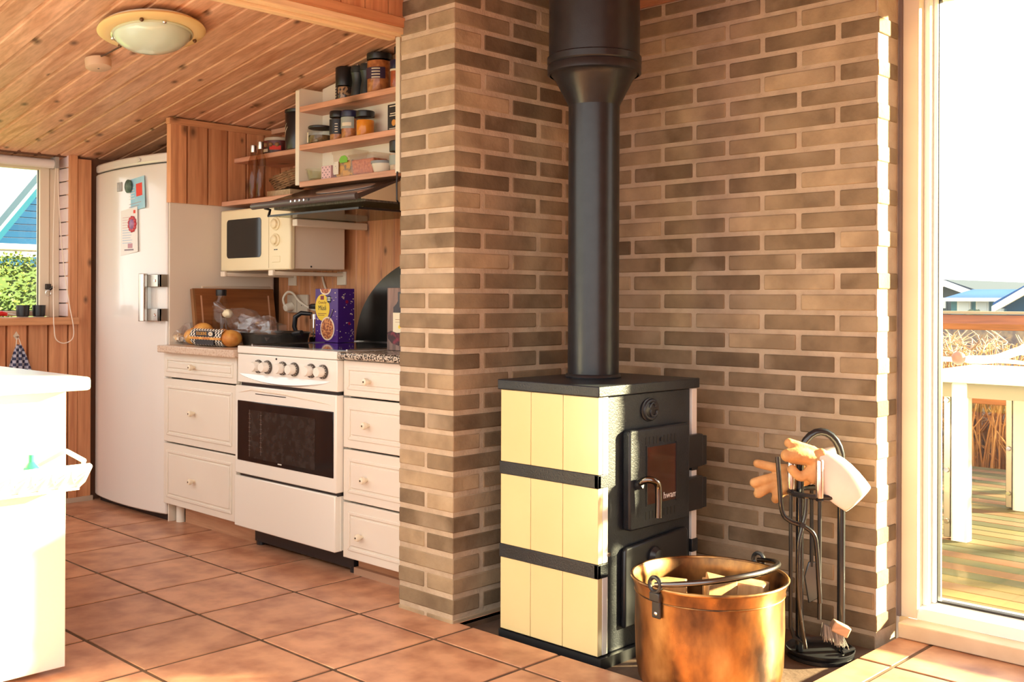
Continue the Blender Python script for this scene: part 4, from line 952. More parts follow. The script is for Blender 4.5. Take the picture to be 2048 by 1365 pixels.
part('peg', MB().tube([(-2.545, -.240, .757), (-2.532, -.240, .752), (-2.528, -.240, .760)], .003, 6), STEELB, hk, world=True)
tw = thing('tea_towel', 'blue and white checked tea towel hanging from the hook', 'towel', (-2.532, -.238, .745))
m = MB(); nu, nv = 26, 16
for jv in range(nv+1):
    v = jv/nv; z = -.022-.24*v; w = .014+.115*min(1, v*1.15)**.8
    for iu in range(nu+1):
        u = iu/nu*2-1; m.v.append((.006+.012*math.sin(u*9)*(1-.4*v)*(.3+v), u*w*(.55 if u < 0 else .52)+.012*v, z+.02*v*abs(u)))
m.f = [(jv*(nu+1)+iu, jv*(nu+1)+iu+1, (jv+1)*(nu+1)+iu+1, (jv+1)*(nu+1)+iu) for jv in range(nv) for iu in range(nu)]
o = part('cloth', m, checks('towel_checks', (.03, .035, .085), (.42, .42, .50), 78, (1, 2)), tw); md = o.modifiers.new('solid', 'SOLIDIFY'); md.thickness = .003
part('loop', MB().tube(smooth_path([(.006, -.010, -.03), (0, -.006, -.005), (0, .0, .010), (0, .006, -.005), (.006, .012, -.03)]), .0022, 6), pm('cord_white', (.80, .68, .56)), tw)

# ------------------------------------------------------------------ kitchen island at the left
isl = thing('island', 'sunlit white kitchen island at the left edge', 'kitchen island', (-.9, -1.5, 0))
IW = pm('island_white', (.88, .85, .78), rough=.4)
part('carcass', B(-1.50, -.424, -2.1, -.948, .06, .700), IW, isl, world=True)
part('end_panel', B(-.424, -.404, -2.1, -.934, .012, .700), IW, isl, bevel=.002, world=True)
part('plinth', B(-1.45, -.455, -2.05, -.98, 0, .06), IW, isl, world=True)
part('counter', B(-1.58, -.325, -2.2, -.905, .702, .735), pm('island_top', (.80, .88, .86), rough=.25, coat=.3), isl, bevel=.008, world=True)
rk_ = thing('hanging_rack', 'white lattice basket hung on the end of the island', 'rack', (-.404, -1.15, .46))
RW = pm('rack_white', (.88, .86, .80), rough=.35)
y0, y1 = -1.40, -.935
m = MB()
m.tube([(-.40, y0, .548), (-.30, y0, .535), (-.262, y0+.02, .526), (-.262, y1-.02, .526), (-.300, y1, .535), (-.40, y1, .548)], .006, 8)
part('rim', m, RW, rk_, world=True)
for yy in [y0+(y1-y0)*i/10 for i in range(11)]:
    part('bar', MB().tube([(-.263, yy, .526), (-.30, yy, .487), (-.335, yy, .468), (-.400, yy, .462)], .0045, 6), RW, rk_, world=True)
for i in range(10):
    ya, yb = y0+(y1-y0)*i/10, y0+(y1-y0)*(i+1)/10
    part('lattice', MB().tube([(-.264, ya, .524), (-.302, (ya+yb)/2, .486), (-.264, yb, .524)], .004, 6), RW, rk_, world=True)
part('tray', MB().box(-.400, -.325, y0, y1, .462, .468), RW, rk_, world=True)
part('lip', MB().prism([(-.335, .466), (-.262, .520), (-.255, .530), (-.268, .533), (-.345, .475)], 1, y0, y1), RW, rk_, world=True)
single('brush_bottle', MB().lathe([(.016, 0), (.018, .004), (.018, .055), (.007, .068), (.007, .085)], 16), pm('bottle_green', (.02, .42, .12), rough=.3), 'small green bottle in the hanging rack', 'bottle', (-.362, -1.035, .4685), rz=.2)
single('sponge', MB().box(-.028, .028, -.04, .04, 0, .03), pm('sponge_yellow', (.72, .66, .16), rough=.9), 'yellow sponge in the hanging rack', 'sponge', (-.362, -.985, .4685), bevel=.006)
single('dish_cloth', crumple(MB(), (0, 0, .03), (.03, .05, .03), 31), pm('cloth_blue', (.20, .36, .52), (.5, .62, .7), ns=30, rough=.8), 'crumpled blue dish cloth in the hanging rack', 'cloth', (-.36, -1.11, .4685))
# ================================================================== STOVE CORNER
HZ = -.025
st = thing('wood_stove', 'black wood stove with cream tiled sides in the brick corner', 'stove', (.305, .283, HZ))
SX0, SX1, SY0, SY1 = .131, .485, .060, .507
part('plinth', B(SX0-.004, SX1+.011, SY0-.002, SY1-.006, HZ, .004), IRON2, st, world=True)
part('body', B(SX0+.016, SX1-.014, SY0+.016, SY1-.016, .004, .676), IRON, st, world=True)
part('front_plate', B(SX1-.014, SX1-.006, SY0+.040, SY1-.030, .004, .676), IRON, st, bevel=.003, world=True)
tp = part('top_plate', B(SX0-.008, SX1+.006, SY0-.006, SY1+.002, .6765, .7045), IRON, st, bevel=.003, world=True)
STILE = pm('stove_tile', (.72, .59, .31), (.68, .55, .28), ns=3, rough=.22, coat=.3)
rows = ((.0075, .2075), (.2445, .4405), (.4755, .6755))
jx = (SX0, .2465, .363, SX1)
for z0, z1 in rows:
    for a, b in zip(jx[:-1], jx[1:]):
        part('side_tile', B(a+.0008, b-.0008, SY0, SY0+.018, z0, z1), STILE, st, bevel=.0012, world=True)
    part('corner_tile', B(SX1-.0145, SX1, SY0+.0185, SY0+.040, z0, z1), pm('corner_white', (.78, .74, .70), rough=.25), st, bevel=.0012, world=True)
    part('corner_tile', B(SX1-.0145, SX1, SY1-.028, SY1-.004, z0, z1), pm('corner_white', (.78, .74, .70)), st, bevel=.0012, world=True)
    for a in range(3):
        y0_ = SY0+.03+(SY1-SY0-.05)*a/3
    for a, b in zip(jx[:-1], jx[1:]):
        part('side_tile', B(a+.0008, b-.0008, SY1-.012, SY1-.002, z0, z1), STILE, st, bevel=.0012, world=True)
for z0, z1 in ((.2075, .2445), (.4405, .4755)):
    part('band', MB().box(SX0-.002, SX1+.002, SY0-.003, SY0+.01, z0, z1).box(SX1-.012, SX1+.002, SY0-.003, SY0+.040, z0, z1), IRON, st, bevel=.002, world=True)
    part('band', B(SX0-.002, SX1+.002, SY1-.028, SY1+.001, z0, z1), IRON, st, bevel=.002, world=True)
XF = SX1-.006
# fire door
dr_ = part('door', MB().prism([(.166, .325), (.166, .575), (.173, .583), (.440, .583), (.440, .316), (.173, .316)], 0, XF, XF+.026), IRON, st, bevel=.008, world=True)
part('door_glass', B(XF+.0255, XF+.0275, .240, .370, .378, .532), pm('sooty_glass', (.095, .030, .020), (.050, .020, .014), ns=9, rough=.12, coat=.8), dr_, world=True)
part('glass_frame', MB().box(XF+.025, XF+.030, .370, .376, .374, .537).box(XF+.025, XF+.028, .236, .240, .374, .536), IRON2, dr_, world=True)
text('glass_brand', 'hwam', .026, PAPER, dr_, (0, 0, 0), FACE_X).location = Vector((XF+.0278, .344, .393))-Vector(st.location)
for row in (.549, .349):
    for i in range(9):
        if i == 4: continue
        y = .238+.0163*i
        part('vent_slot', MB().prism([(y-.0032, row-.010), (y+.0032, row-.010), (y+.0038, row-.006), (y+.0038, row+.008), (y+.0032, row+.011), (y-.0032, row+.011), (y-.0038, row+.008), (y-.0038, row-.006)], 0, XF+.0255, XF+.0268), BLACK, dr_, world=True)
    part('vent_slider', MB().cyl((XF+.0255, .303, row), (XF+.030, .303, row), .006), BLACK, dr_, world=True)
hn = part('handle', MB().tube(smooth_path([(XF+.024, .198, .438), (XF+.05, .200, .452), (XF+.066, .212, .452), (XF+.072, .226, .440), (XF+.072, .230, .415), (XF+.072, .230, .352)], 5), .0095, 12), pm('dark_chrome', (.16, .14, .13), rough=.15, metal=1), dr_, world=True)
part('handle_boss', MB().cyl((XF+.02, .198, .436), (XF+.038, .198, .440), .013), IRON2, dr_, world=True)
for z0, z1 in ((.452, .545), (.330, .425)):
    part('hinge', MB().box(XF+.002, XF+.022, .440, .512, z0, z1).box(XF-.01, XF+.022, .508, .532, z0+.002, z1-.006), IRON2, st, bevel=.003, world=True)
# emblem: round disc with a curl cut
em = part('emblem', MB().lathe([(.040, XF), (.040, XF+.004), (.036, XF+.006)], 28, c=(0, .284, .629), ax=0, sq=(1, .80)), IRON2, st, world=True)
def arc(cy, cz2, r, a0, a1, k=10): return [(XF+.0062, cy+r*math.cos(math.radians(a0+(a1-a0)*i/k)), cz2+r*.82*math.sin(math.radians(a0+(a1-a0)*i/k))) for i in range(k+1)]
part('emblem_curl', MB().tube(arc(.284, .629, .030, 60, 300), .0055, 8), IRON, em, world=True)
part('emblem_curl', MB().tube(arc(.292, .637, .012, -10, 190), .0045, 8), IRON, em, world=True)
part('emblem_curl', MB().tube(arc(.296, .622, .014, 150, 380), .0045, 8), IRON, em, world=True)
# ash door
ad = part('ash_door', MB().prism([(.160, .06), (.160, .262), (.168, .272), (.440, .288), (.448, .280), (.448, .06)], 0, XF, XF+.016), IRON2, st, bevel=.006, world=True)
part('ash_knob', MB().lathe([(.026, XF+.016), (.027, XF+.022), (.018, XF+.034), (.005, XF+.036)], 24, c=(0, .286, .232), ax=0), IRON2, ad, world=True)
part('side_bolt', MB().cyl((XF, .104, .265), (XF+.008, .104, .265), .006), CHROME, st, world=True)
# flue
fl2 = thing('flue_pipe', 'black flue pipe widening to a thick duct above the stove', 'flue', (.267, .300, .7045))
FLU = pm('flue_black', (.010, .011, .014), (.014, .016, .020), ns=30, rough=.30, bump=.06, bs=300)
part('pipe', MB().lathe([(.0735, 0), (.0735, .785)], 48), FLU, fl2)
part('collar', MB().lathe([(.080, 0), (.081, .004), (.078, .010), (.0738, .012)], 48), IRON2, fl2)
part('funnel', MB().lathe([(.0735, .780), (.076, .786), (.112, .856), (.122, .868), (.130, .874)], 48, cap=False), FLU, fl2)
part('funnel_ring', MB().lathe([(.128, .868), (.135, .872), (.135, .893), (.132, .897), (.1355, .901), (.1355, .918), (.131, .922)], 48, cap=False), FLU, fl2)
part('duct', MB().lathe([(.1305, .90), (.1305, 1.1705)], 48), FLU, fl2)

# ------------------------------------------------------------------ copper pot with firewood
cpz = HZ
m_, nt, N, L, Bs = _base('copper')
n1 = N.new('ShaderNodeTexNoise'); n1.inputs['Scale'].default_value = 9; n1.inputs['Detail'].default_value = 8
L.new(_coords(N, L, (1, 1, .55)), n1.inputs['Vector'])
L.new(_ramp(N, L, n1.outputs['Fac'], [(.36, (.055, .032, .022)), (.45, (.17, .085, .038)), (.55, (.34, .165, .055)), (.68, (.56, .31, .12))]), Bs.inputs['Base Color'])
Bs.inputs['Metallic'].default_value = .92
n2 = N.new('ShaderNodeTexNoise'); n2.inputs['Scale'].default_value = 11; n2.inputs['Detail'].default_value = 6
L.new(_coords(N, L, (1, 1, .6)), n2.inputs['Vector'])
mr = N.new('ShaderNodeMapRange'); mr.inputs[1].default_value = .3; mr.inputs[2].default_value = .7; mr.inputs[3].default_value = .22; mr.inputs[4].default_value = .50
L.new(n2.outputs['Fac'], mr.inputs[0]); L.new(mr.outputs[0], Bs.inputs['Roughness'])
bp = N.new('ShaderNodeBump'); bp.inputs['Strength'].default_value = .35; bp.inputs['Distance'].default_value = .006
n3 = N.new('ShaderNodeTexNoise'); n3.inputs['Scale'].default_value = 16; L.new(_coords(N, L, (1, 1, 1)), n3.inputs['Vector'])
L.new(n3.outputs['Fac'], bp.inputs['Height']); L.new(bp.outputs[0], Bs.inputs['Normal'])
COPPER = m_
pt = thing('copper_pot', 'large round copper pot holding firewood in front of the stove', 'pot', (.762, .151, cpz), rz=math.radians(44.1))
PH = .277
part('shell', MB().lathe([(.001, .002), (.130, .0), (.158, .010), (.172, .035), (.178, .07), (.181, .16), (.180, PH-.040), (.183, PH-.020), (.1885, PH-.006), (.190, PH), (.186, PH+.002), (.181, PH-.008), (.177, PH-.03), (.176, .06), (.160, .018), (.001, .010)], 72, cap=False), COPPER, pt)
part('rim_bead', MB().tube([(.1885*math.cos(2*pi*i/64), .1885*math.sin(2*pi*i/64), PH) for i in range(64)], .0042, 8, closed=True), COPPER, pt)
part('seam_ring', MB().tube([(.1815*math.cos(2*pi*i/64), .1815*math.sin(2*pi*i/64), PH-.034) for i in range(64)], .0016, 6, closed=True), COPPER, pt)
# brackets at two opposite sides; the bail lies over to the right-rear
BA = math.radians(219)
def onrim(a, r, z): return (r*math.cos(a), r*math.sin(a), z)
for a in (BA, BA-pi):
    ra = Matrix.Rotation(a, 4, 'Z')
    bkt = part('bracket', MB().box(.182, .190, -.013, .013, PH-.070, PH-.012).box(.184, .196, -.016, .016, PH-.030, PH-.008).xf(ra), IRON2, pt, bevel=.003)
    part('bracket_eye', MB().tube([(.192, .017*math.cos(2*pi*i/20), PH+.010+.017*math.sin(2*pi*i/20)) for i in range(20)], .0052, 8, closed=True).xf(ra), IRON2, bkt)
    part('rivet', MB().ball((.190, 0, PH-.058), (.003, .005, .005), 8, 6).xf(ra), CHROME, bkt)
P1, P2 = Vector(onrim(BA, .192, PH+.010)), Vector(onrim(BA-pi, .192, PH+.010))
ax_ = (P2-P1).normalized(); side = Vector((-ax_.y, ax_.x, 0)); side = side if side.x > 0 else -side
mid = (P1+P2)/2; pts = []
for i in range(25):
    t = pi*i/24; pts.append(mid-ax_*.190*math.cos(t)+(side*.985+Vector((0, 0, .17)))*.150*math.sin(t))
part('bail_handle', MB().tube(pts, [.006+.0015*math.sin(pi*i/24) for i in range(25)], 10), pm('bail_iron', (.16, .15, .15), rough=.25, metal=1), pt)
LOGC = wood('log_cut', 2, (.74, .46, .22), (.55, .28, .11), ks=.4); BARK = pm('bark', (.16, .09, .05), (.06, .035, .02), ns=30, rough=.95, bump=1, bs=50)
def log(label, loc, rot, poly, l, barkside=None):
    t = thing('firewood_log', label, 'firewood', loc, rot=rot, group='logs in the copper pot')
    part('wood', MB().prism(poly, 2, 0, l), LOGC, t, bevel=.003)
    if barkside:
        a, b = poly[barkside], poly[(barkside+1) % len(poly)]; d = Vector((b[1]-a[1], a[0]-b[0])).normalized()*.007
        part('bark', MB().prism([a, (a[0]+d.x, a[1]+d.y), (b[0]+d.x, b[1]+d.y), b], 2, .002, l-.002), BARK, t, bevel=.002)
    return t
ca, sa_ = math.cos(math.radians(44.1)), math.sin(math.radians(44.1))
def pot(x, y, z=.072): return (.762+x*ca-y*sa_, .151+x*sa_+y*ca, cpz+z)
log('split log with ragged end at the left side of the copper pot', pot(-.088, .010), (.03, -.05, .78), [(-.050, -.030), (.035, -.038), (.045, .015), (.0, .042), (-.045, .028)], .190, 2)
log('pale pointed split log in the middle of the copper pot', pot(-.002, -.030), (.06, .04, 1.15), [(-.040, -.030), (.045, -.025), (.0, .048)], .212, 0)
log('brown log with bark behind the middle of the copper pot', pot(.030, .065), (.02, -.04, .9), [(-.035, -.030), (.030, -.032), (.036, .020), (-.02, .036)], .178, 1)
log('dark chipped log at the right side of the copper pot', pot(.090, -.025), (-.03, .05, .5), [(-.045, -.028), (.028, -.036), (.040, .025), (-.01, .040)], .196, 2)

# ------------------------------------------------------------------ fireplace tool stand; local x runs parallel to the picture
TSX, TSY = .842, .560
ts = thing('tool_stand', 'black fireplace tool stand with hoop handle beside the patio window', 'tool stand', (TSX, TSY, HZ), rz=math.radians(44.1))
S = .001335
def lx(px): return (px-1640)*S
def lz(py): return (1316-py)*S
part('base_dish', MB().lathe([(.001, .006), (.074, .006), (.084, .012), (.0895, .020), (.0905, .024), (.0885, .025), (.083, .018), (.074, .0125), (.001, .0115)], 48, cap=False), IRON2, ts)
part('base_foot', MB().lathe([(.085, 0), (.088, .002), (.088, .010), (.080, .013)], 40), IRON2, ts)
hw = .0555
pts = [(-hw, 0, .015), (-hw, 0, lz(1000)), (-hw, 0, lz(925))]
for i in range(13):
    t = pi-pi*i/12; pts.append((hw*math.cos(t), 0, lz(925)+.080*math.sin(t)))
pts += [(hw, 0, lz(925)), (hw, 0, lz(1000)), (hw, 0, .015)]
part('hoop_frame', MB().tube(pts, .0105, 14), pm('stand_black', (.014, .016, .020), rough=.22, coat=.4), ts)
part('tool_ring', MB().tube([(.082*math.cos(2*pi*i/40), .070*math.sin(2*pi*i/40), lz(987)) for i in range(40)], .0075, 8, closed=True), IRON2, ts)
for sx in (-1, 1): part('ring_strut', MB().tube([(sx*hw, 0, lz(987)), (sx*.080, 0, lz(987))], .006, 8), IRON2, ts)
part('base_bolt', MB().cyl((.05, -.03, .02), (.085, -.02, .027), .006), IRON2, ts)
GRIP = pm('grip_satin', (.72, .60, .54), rough=.25, metal=.9)
def tool(name, label, x, y, top, gl, bot):
    t = thing(name, label, 'fire tool', (TSX+x*math.cos(math.radians(44.1))-y*math.sin(math.radians(44.1)), TSY+x*math.sin(math.radians(44.1))+y*math.cos(math.radians(44.1)), HZ), rz=math.radians(44.1), group='fire tools on the stand')
    part('shaft', MB().cyl((0, 0, bot), (0, 0, top-gl+.004), .0052, n=12), IRON2, t)
    if gl: part('grip', MB().lathe([(.0095, top-gl), (.0105, top-gl+.003), (.0105, top-.004), (.008, top)], 18), GRIP, t)
    part('hanger', MB().tube([(.007*math.cos(2*pi*i/14), .007*math.sin(2*pi*i/14), top-gl-.006) for i in range(14)], .003, 6, closed=True), IRON2, t)
    return t
t = tool('hearth_brush', 'hearth brush with pale wooden block hanging on the tool stand', lx(1622), -.074, lz(913), .100, lz(1225))
part('brush_block', MB().box(-.018, .030, -.015, .015, lz(1243), lz(1222)).xf(Matrix.Rotation(.45, 4, 'Y') @ Matrix.Translation((.10-.10, 0, 0))), wood('brush_wood', 0, (.66, .44, .28), (.5, .30, .18), ks=.2), t, bevel=.004)
rr = random.Random(2); br_ = MB()
for i in range(170):
    x, y = rr.uniform(-.02, .026), rr.uniform(-.013, .013); x0 = .035+x
    z0 = lz(1240)-x*.45; br_.tube([(x0-.005, y, z0), (x0+x*.3+rr.uniform(-.006, .006), y*1.5+rr.uniform(-.005, .005), z0-rr.uniform(.030, .045))], .0008, 3, caps=False)
o = part('bristles', br_, pm('bristle', (.30, .27, .24), rough=.6), t); o['kind'] = 'stuff'
t = tool('ash_shovel', 'ash shovel hanging at the back of the tool stand', lx(1638), .075, lz(900), .085, lz(1150))
part('blade', MB().prism([(-.008, lz(1140)), (.010, lz(1140)), (.022, lz(1165)), (.018, lz(1215)), (-.008, lz(1225)), (-.020, lz(1170))], 1, -.004, .004), pm('shovel_blue', (.10, .12, .15), rough=.3, metal=.8), t, bevel=.002)
t = tool('poker', 'poker with satin grip at the left of the tool stand', lx(1578), -.012, lz(917), .082, lz(1255))
part('hook', MB().tube([(0, 0, lz(1253)), (.010, 0, lz(1275)), (.03, -.01, lz(1283))], [.0055, .005, .003], 8), IRON2, t)
tg = thing('fire_tongs', 'crossed black fire tongs hooked on the front of the tool stand', 'fire tool', (TSX, TSY, HZ), rz=math.radians(44.1), group='fire tools on the stand')
def lp_(px, py, d=-.088): return (lx(px), d, lz(py))
TNG = pm('tongs_black', (.012, .012, .014), rough=.2, coat=.5)
part('arm', MB().tube(smooth_path([lp_(1537, 906), lp_(1541, 960), lp_(1546, 1012), lp_(1560, 1030), lp_(1590, 1042), lp_(1608, 1058), lp_(1614, 1090), lp_(1620, 1190)], 4), .0062, 10), TNG, tg)
part('arm', MB().tube(smooth_path([lp_(1592, 985, -.095), lp_(1590, 1015, -.095), lp_(1583, 1045, -.095), lp_(1577, 1080, -.095), lp_(1577, 1180, -.095), lp_(1592, 1278, -.09)], 4), .0055, 10), TNG, tg)
part('pivot', MB().cyl(lp_(1583, 1037, -.078), lp_(1583, 1037, -.106), .007), IRON2, tg)
# gloves laid over the stand
LEATH = pm('glove_leather', (.76, .42, .17), (.52, .25, .09), ns=18, rough=.75, bump=.5, bs=60); CUFF = pm('glove_cuff', (.84, .74, .64), (.78, .66, .56), ns=10, rough=.8)
def glove(label, d, fingers, palm, cuff, cuff_in):
    t = thing('work_glove', label, 'glove', (TSX, TSY, HZ), rz=math.radians(44.1), group='work gloves on the tool stand')
    m = MB()
    for pts, r in fingers:
        r *= 1.18
        P_ = [Vector((lx(a), d+c, lz(b))) for a, b, c in pts]; q = smooth_path(P_, 4)
        m.tube(q, [r*(1-.12*i/len(q)) for i in range(len(q))], 12); m.ball(q[-1], r*.9, 12, 8)
        m.ball(q[0], r, 12, 8)
    for (a, b, c, rx, ry, rz_) in palm: m.ball((lx(a), d+c, lz(b)), (rx, ry, rz_), 18, 12)
    o = part('hand', m, LEATH, t)
    md = o.modifiers.new('remesh', 'REMESH'); md.mode = 'VOXEL'; md.voxel_size = .004; md.use_smooth_shade = True
    ms = o.modifiers.new('smooth', 'SMOOTH'); ms.iterations = 4; ms.factor = .5
    # flared cuff: rings of an open tube from palm to mouth
    vs = []; n = 28
    for (a, b, c, ru, rv, tilt) in cuff:
        for i in range(n):
            th = 2*pi*i/n; u, v = ru*math.cos(th), rv*math.sin(th)
            vs.append((lx(a)+u*math.sin(tilt), d+c+v, lz(b)+u*math.cos(tilt)))
    m = MB(); k = len(cuff); m.add(vs, [(j*n+i, j*n+(i+1) % n, (j+1)*n+(i+1) % n, (j+1)*n+i) for j in range(k-1) for i in range(n)])
    o = part('cuff', m, CUFF, t); md = o.modifiers.new('solid', 'SOLIDIFY'); md.thickness = .003
    md = o.modifiers.new('sub', 'SUBSURF'); md.levels = 1; md.render_levels = 1
    return t
glove('tan work glove with white cuff laid across the front of the tool stand', -.052,
      [([(1620, 915, 0), (1585, 905, -.01), (1560, 906, -.012)], .0165), ([(1615, 900, .01), (1585, 890, .012), (1568, 884, .012)], .0125),
       ([(1610, 935, .0), (1590, 950, -.0), (1572, 935, .0)], .012), ([(1618, 920, .01), (1600, 918, .02), (1575, 915, .02)], .014)],
      [(1622, 925, 0, .024, .022, .028), (1615, 945, .0, .020, .020, .026), (1630, 905, .0, .016, .018, .016)],
      [(1620, 922, 0, .028, .018, .10), (1630, 928, -.004, .044, .018, .35), (1650, 945, -.010, .054, .016, .58), (1675, 968, -.014, .052, .020, .72), (1700, 992, -.014, .044, .016, .80)], None)
glove('tan work glove with spread fingers hanging behind the front glove', .030,
      [([(1600, 945, 0), (1560, 942, 0), (1518, 933, 0)], .0115), ([(1598, 958, 0), (1550, 962, 0), (1512, 972, .0)], .0128),
       ([(1598, 968, 0), (1555, 975, -.0), (1520, 994, 0)], .0128), ([(1600, 975, -.01), (1570, 980, -.01), (1555, 998, -.01)], .012), ([(1600, 975, 0), (1570, 990, .0), (1555, 1005, 0)], .0118)],
      [(1612, 955, 0, .030, .020, .032), (1595, 962, 0, .026, .018, .026)],
      [(1618, 952, 0, .032, .020, -.2), (1640, 942, .006, .034, .024, -.3), (1665, 932, .014, .040, .026, -.25), (1688, 930, .016, .040, .018, -.15)], None)
# ================================================================== OUTSIDE
single('ground', B(-60, 60, .97, 120, -.6, -.45), pm('field', (.42, .30, .14), (.25, .22, .09), ns=.6, rough=.95), 'dry winter ground beyond the deck', 'ground', kind='structure')
single('ground_kitchen_side', B(-60, -2.8, -60, .97, -.6, -.45), pm('lawn', (.16, .22, .05), (.25, .25, .08), ns=.8, rough=.95), 'lawn outside the kitchen window', 'ground', kind='structure')
dk = thing('deck', 'weathered wooden deck outside the patio window', 'deck', (0, 2.8, -.1), kind='structure')
DKM = pm('deck_board', (.15, .115, .05), (.07, .085, .058), ns=2.2, st=(.35, 1, 1), lo=.3, hi=.7, rough=.75, spec=.06, rnd=.35)
DKP = pm('deck_board_new', (.20, .11, .07), (.16, .105, .055), ns=2.2, st=(.35, 1, 1), rough=.75, spec=.06, rnd=.25)
dm1 = B(-3.5, 3.6, 0, .092, -.025, 0).mesh('deck_board'); dm2 = dm1.copy(); dm1.materials.append(DKM); dm2.materials.append(DKP)
for i in range(38):
    link('deck_board', dm2 if i % 5 in (1, 3) else dm1, None, dk, (0, -1.83+.0975*i, 0), bevel=.003)
part('joists', MB().box(-3.5, 3.6, -1.83, -1.78, -.2, -.03).box(-3.5, 3.6, 1.8, 1.87, -.2, -.03), pm('joist', (.14, .09, .05), rough=.9), dk)
RL = wood('rail_wood', 0, (.42, .13, .04), (.26, .07, .022), ks=1.0)
rl = thing('deck_railing', 'orange brown board railing at the far edge of the deck', 'railing', (0, 4.735, -.1))
part('top_board', B(-3.5, 3.5, -.07, .06, .945, .962), pm('rail_cap', (.30, .24, .16), rough=.7, spec=.06), rl)
part('board', B(-3.5, 3.5, -.02, .02, .845, .940), RL, rl, bevel=.003)
part('board', B(-3.5, 3.5, -.02, .02, .385, .475), RL, rl, bevel=.003)
for x in (-2.6, -1.0, .9, 2.5): part('post', B(x-.045, x+.045, .02, .11, -.3, .945), RL, rl, bevel=.003)
tb = thing('garden_table', 'white slatted garden table with metal legs on the deck', 'table', (.665, 3.01, -.12), rz=.05)
TW = pm('table_white', (.88, .86, .84), (.75, .78, .80), ns=8, rough=.35); TL = pm('table_leg', (.86, .85, .80), rough=.4); TS = pm('table_steel', (.45, .42, .38), rough=.35, metal=1)
for i in range(9): part('slat', B(-.50, 1.6, -.52+.115*i, -.52+.115*i+.105, .700, .722), TW, tb, bevel=.004)
part('apron', MB().box(-.44, 1.5, -.47, -.44, .635, .698).box(-.44, 1.5, .42, .45, .635, .698), pm('apron_grey', (.20, .18, .16), rough=.5), tb)
for (x, y) in ((-.28, -.44), (-.28, .43), (1.4, -.44), (1.4, .43)):
    lg = part('leg', B(x, x+.07, y-.035, y+.035, .0, .70), TL, tb, bevel=.012)
    part('leg_strip', B(x-.032, x-.004, y-.025, y+.025, .03, .70), TS, lg, bevel=.002)
    for z in (.10, .32, .62): part('bolt', MB().lathe([(.012, -.030), (.010, -.036)], 10, c=(x-.018, y, z), ax=1), CHROME, lg)
dw = thing('driftwood', 'pale curved driftwood branch lying on the garden table', 'driftwood', (.36, 3.05, .6225))
part('branch', MB().tube(smooth_path([(-.20, -.10, .03), (-.08, -.05, .03), (.04, 0, .035), (.14, .03, .075), (.26, .08, .10), (.42, .14, .10)], 5), [.012]*6+[.02]*10+[.028]*10, 10), pm('driftwood_pale', (.80, .72, .62), (.6, .5, .4), ns=12, rough=.8), dw)
part('twig', MB().tube([(.04, 0, .03), (.16, -.02, .025), (.30, -.05, .012)], [.012, .009, .005], 8), pm('driftwood_pale', (.80, .72, .62)), dw)
part('ball', MB().ball((-.10, -.06, .035), .032, 14, 10), pm('ball_brown', (.22, .10, .08), rough=.5), dw)
# dry reeds and bare shrubs behind the railing
rr = random.Random(11)
def reeds(name, label, x0, x1, y0, y1, n, h0, h1, mat):
    m = MB()
    for _ in range(n):
        x, y = rr.uniform(x0, x1), rr.uniform(y0, y1); h = rr.uniform(h0, h1); a = rr.uniform(-.16, .16)
        m.tube([(x, y, -.45), (x+a*.5, y, -.45+h*.55), (x+a*1.3, y+rr.uniform(-.1, .1), -.45+h)], [.008, .006, .003], 4, caps=False)
        if rr.random() < .6:
            m.tube([(x+a*.5, y, -.45+h*.55), (x+a*.5+rr.uniform(-.14, .14), y, -.45+h*rr.uniform(.6, .8))], [.006, .002], 4, caps=False)
    return single(name, m, mat, label, 'reeds', kind='stuff')
reeds('dry_reeds', 'golden dry reeds growing behind the deck railing', -1.6, .9, 4.95, 5.9, 900, .55, 1.10, pm('reed_gold', (.46, .24, .075), (.28, .11, .03), ns=3, rough=.9))
def shrub(label, x, y, h, seed, n=26, mat=None):
    r_ = random.Random(seed); t = thing('bare_shrub', label, 'shrub', (x, y, -.45)); m = MB(); tw_ = MB()
    for _ in range(n):
        a = r_.uniform(0, 2*pi); s = r_.uniform(.2, .75); p = [Vector((0, 0, .05))]
        for k in range(4): p.append(p[-1]+Vector((math.cos(a)*s*h*.2+r_.uniform(-.06, .06), math.sin(a)*s*h*.2+r_.uniform(-.06, .06), h*.24*r_.uniform(.7, 1.1))))
        m.tube(p, [.014, .011, .008, .006, .003], 5, caps=False)
        for q_ in p[1:]:
            for _2 in range(5):
                d = Vector((r_.uniform(-1, 1), r_.uniform(-1, 1), r_.uniform(-.2, .9)))*.20*h*.6; e = q_+d
                tw_.tube([q_, q_+d*.55+Vector((r_.uniform(-.03, .03), 0, r_.uniform(-.02, .03))), e], [.006, .004, .0016], 4, caps=False)
    part('branches', m, mat, t); o = part('twigs', tw_, mat, t); o['kind'] = 'stuff'
SHM = pm('twig_grey', (.50, .40, .30), (.26, .18, .16), ns=3, rough=.9); SHP = pm('twig_pale', (.62, .52, .36), (.36, .30, .20), ns=3, rough=.9)
shrub('bare pale shrub behind the left end of the railing', -1.15, 5.6, 1.08, 3, mat=SHP)
shrub('bare grey shrub behind the middle of the railing', -.60, 5.75, 1.10, 5, n=32, mat=SHM)
shrub('bare grey shrub behind the right end of the railing', -.10, 5.7, 1.12, 8, n=30, mat=SHM)
single('thicket', B(-7, 4, 7.4, 7.6, -.45, .78), pm('thicket_dark', (.11, .095, .15), (.30, .24, .20), ns=16, rough=1), 'dark thicket hedge far behind the reeds', 'hedge')
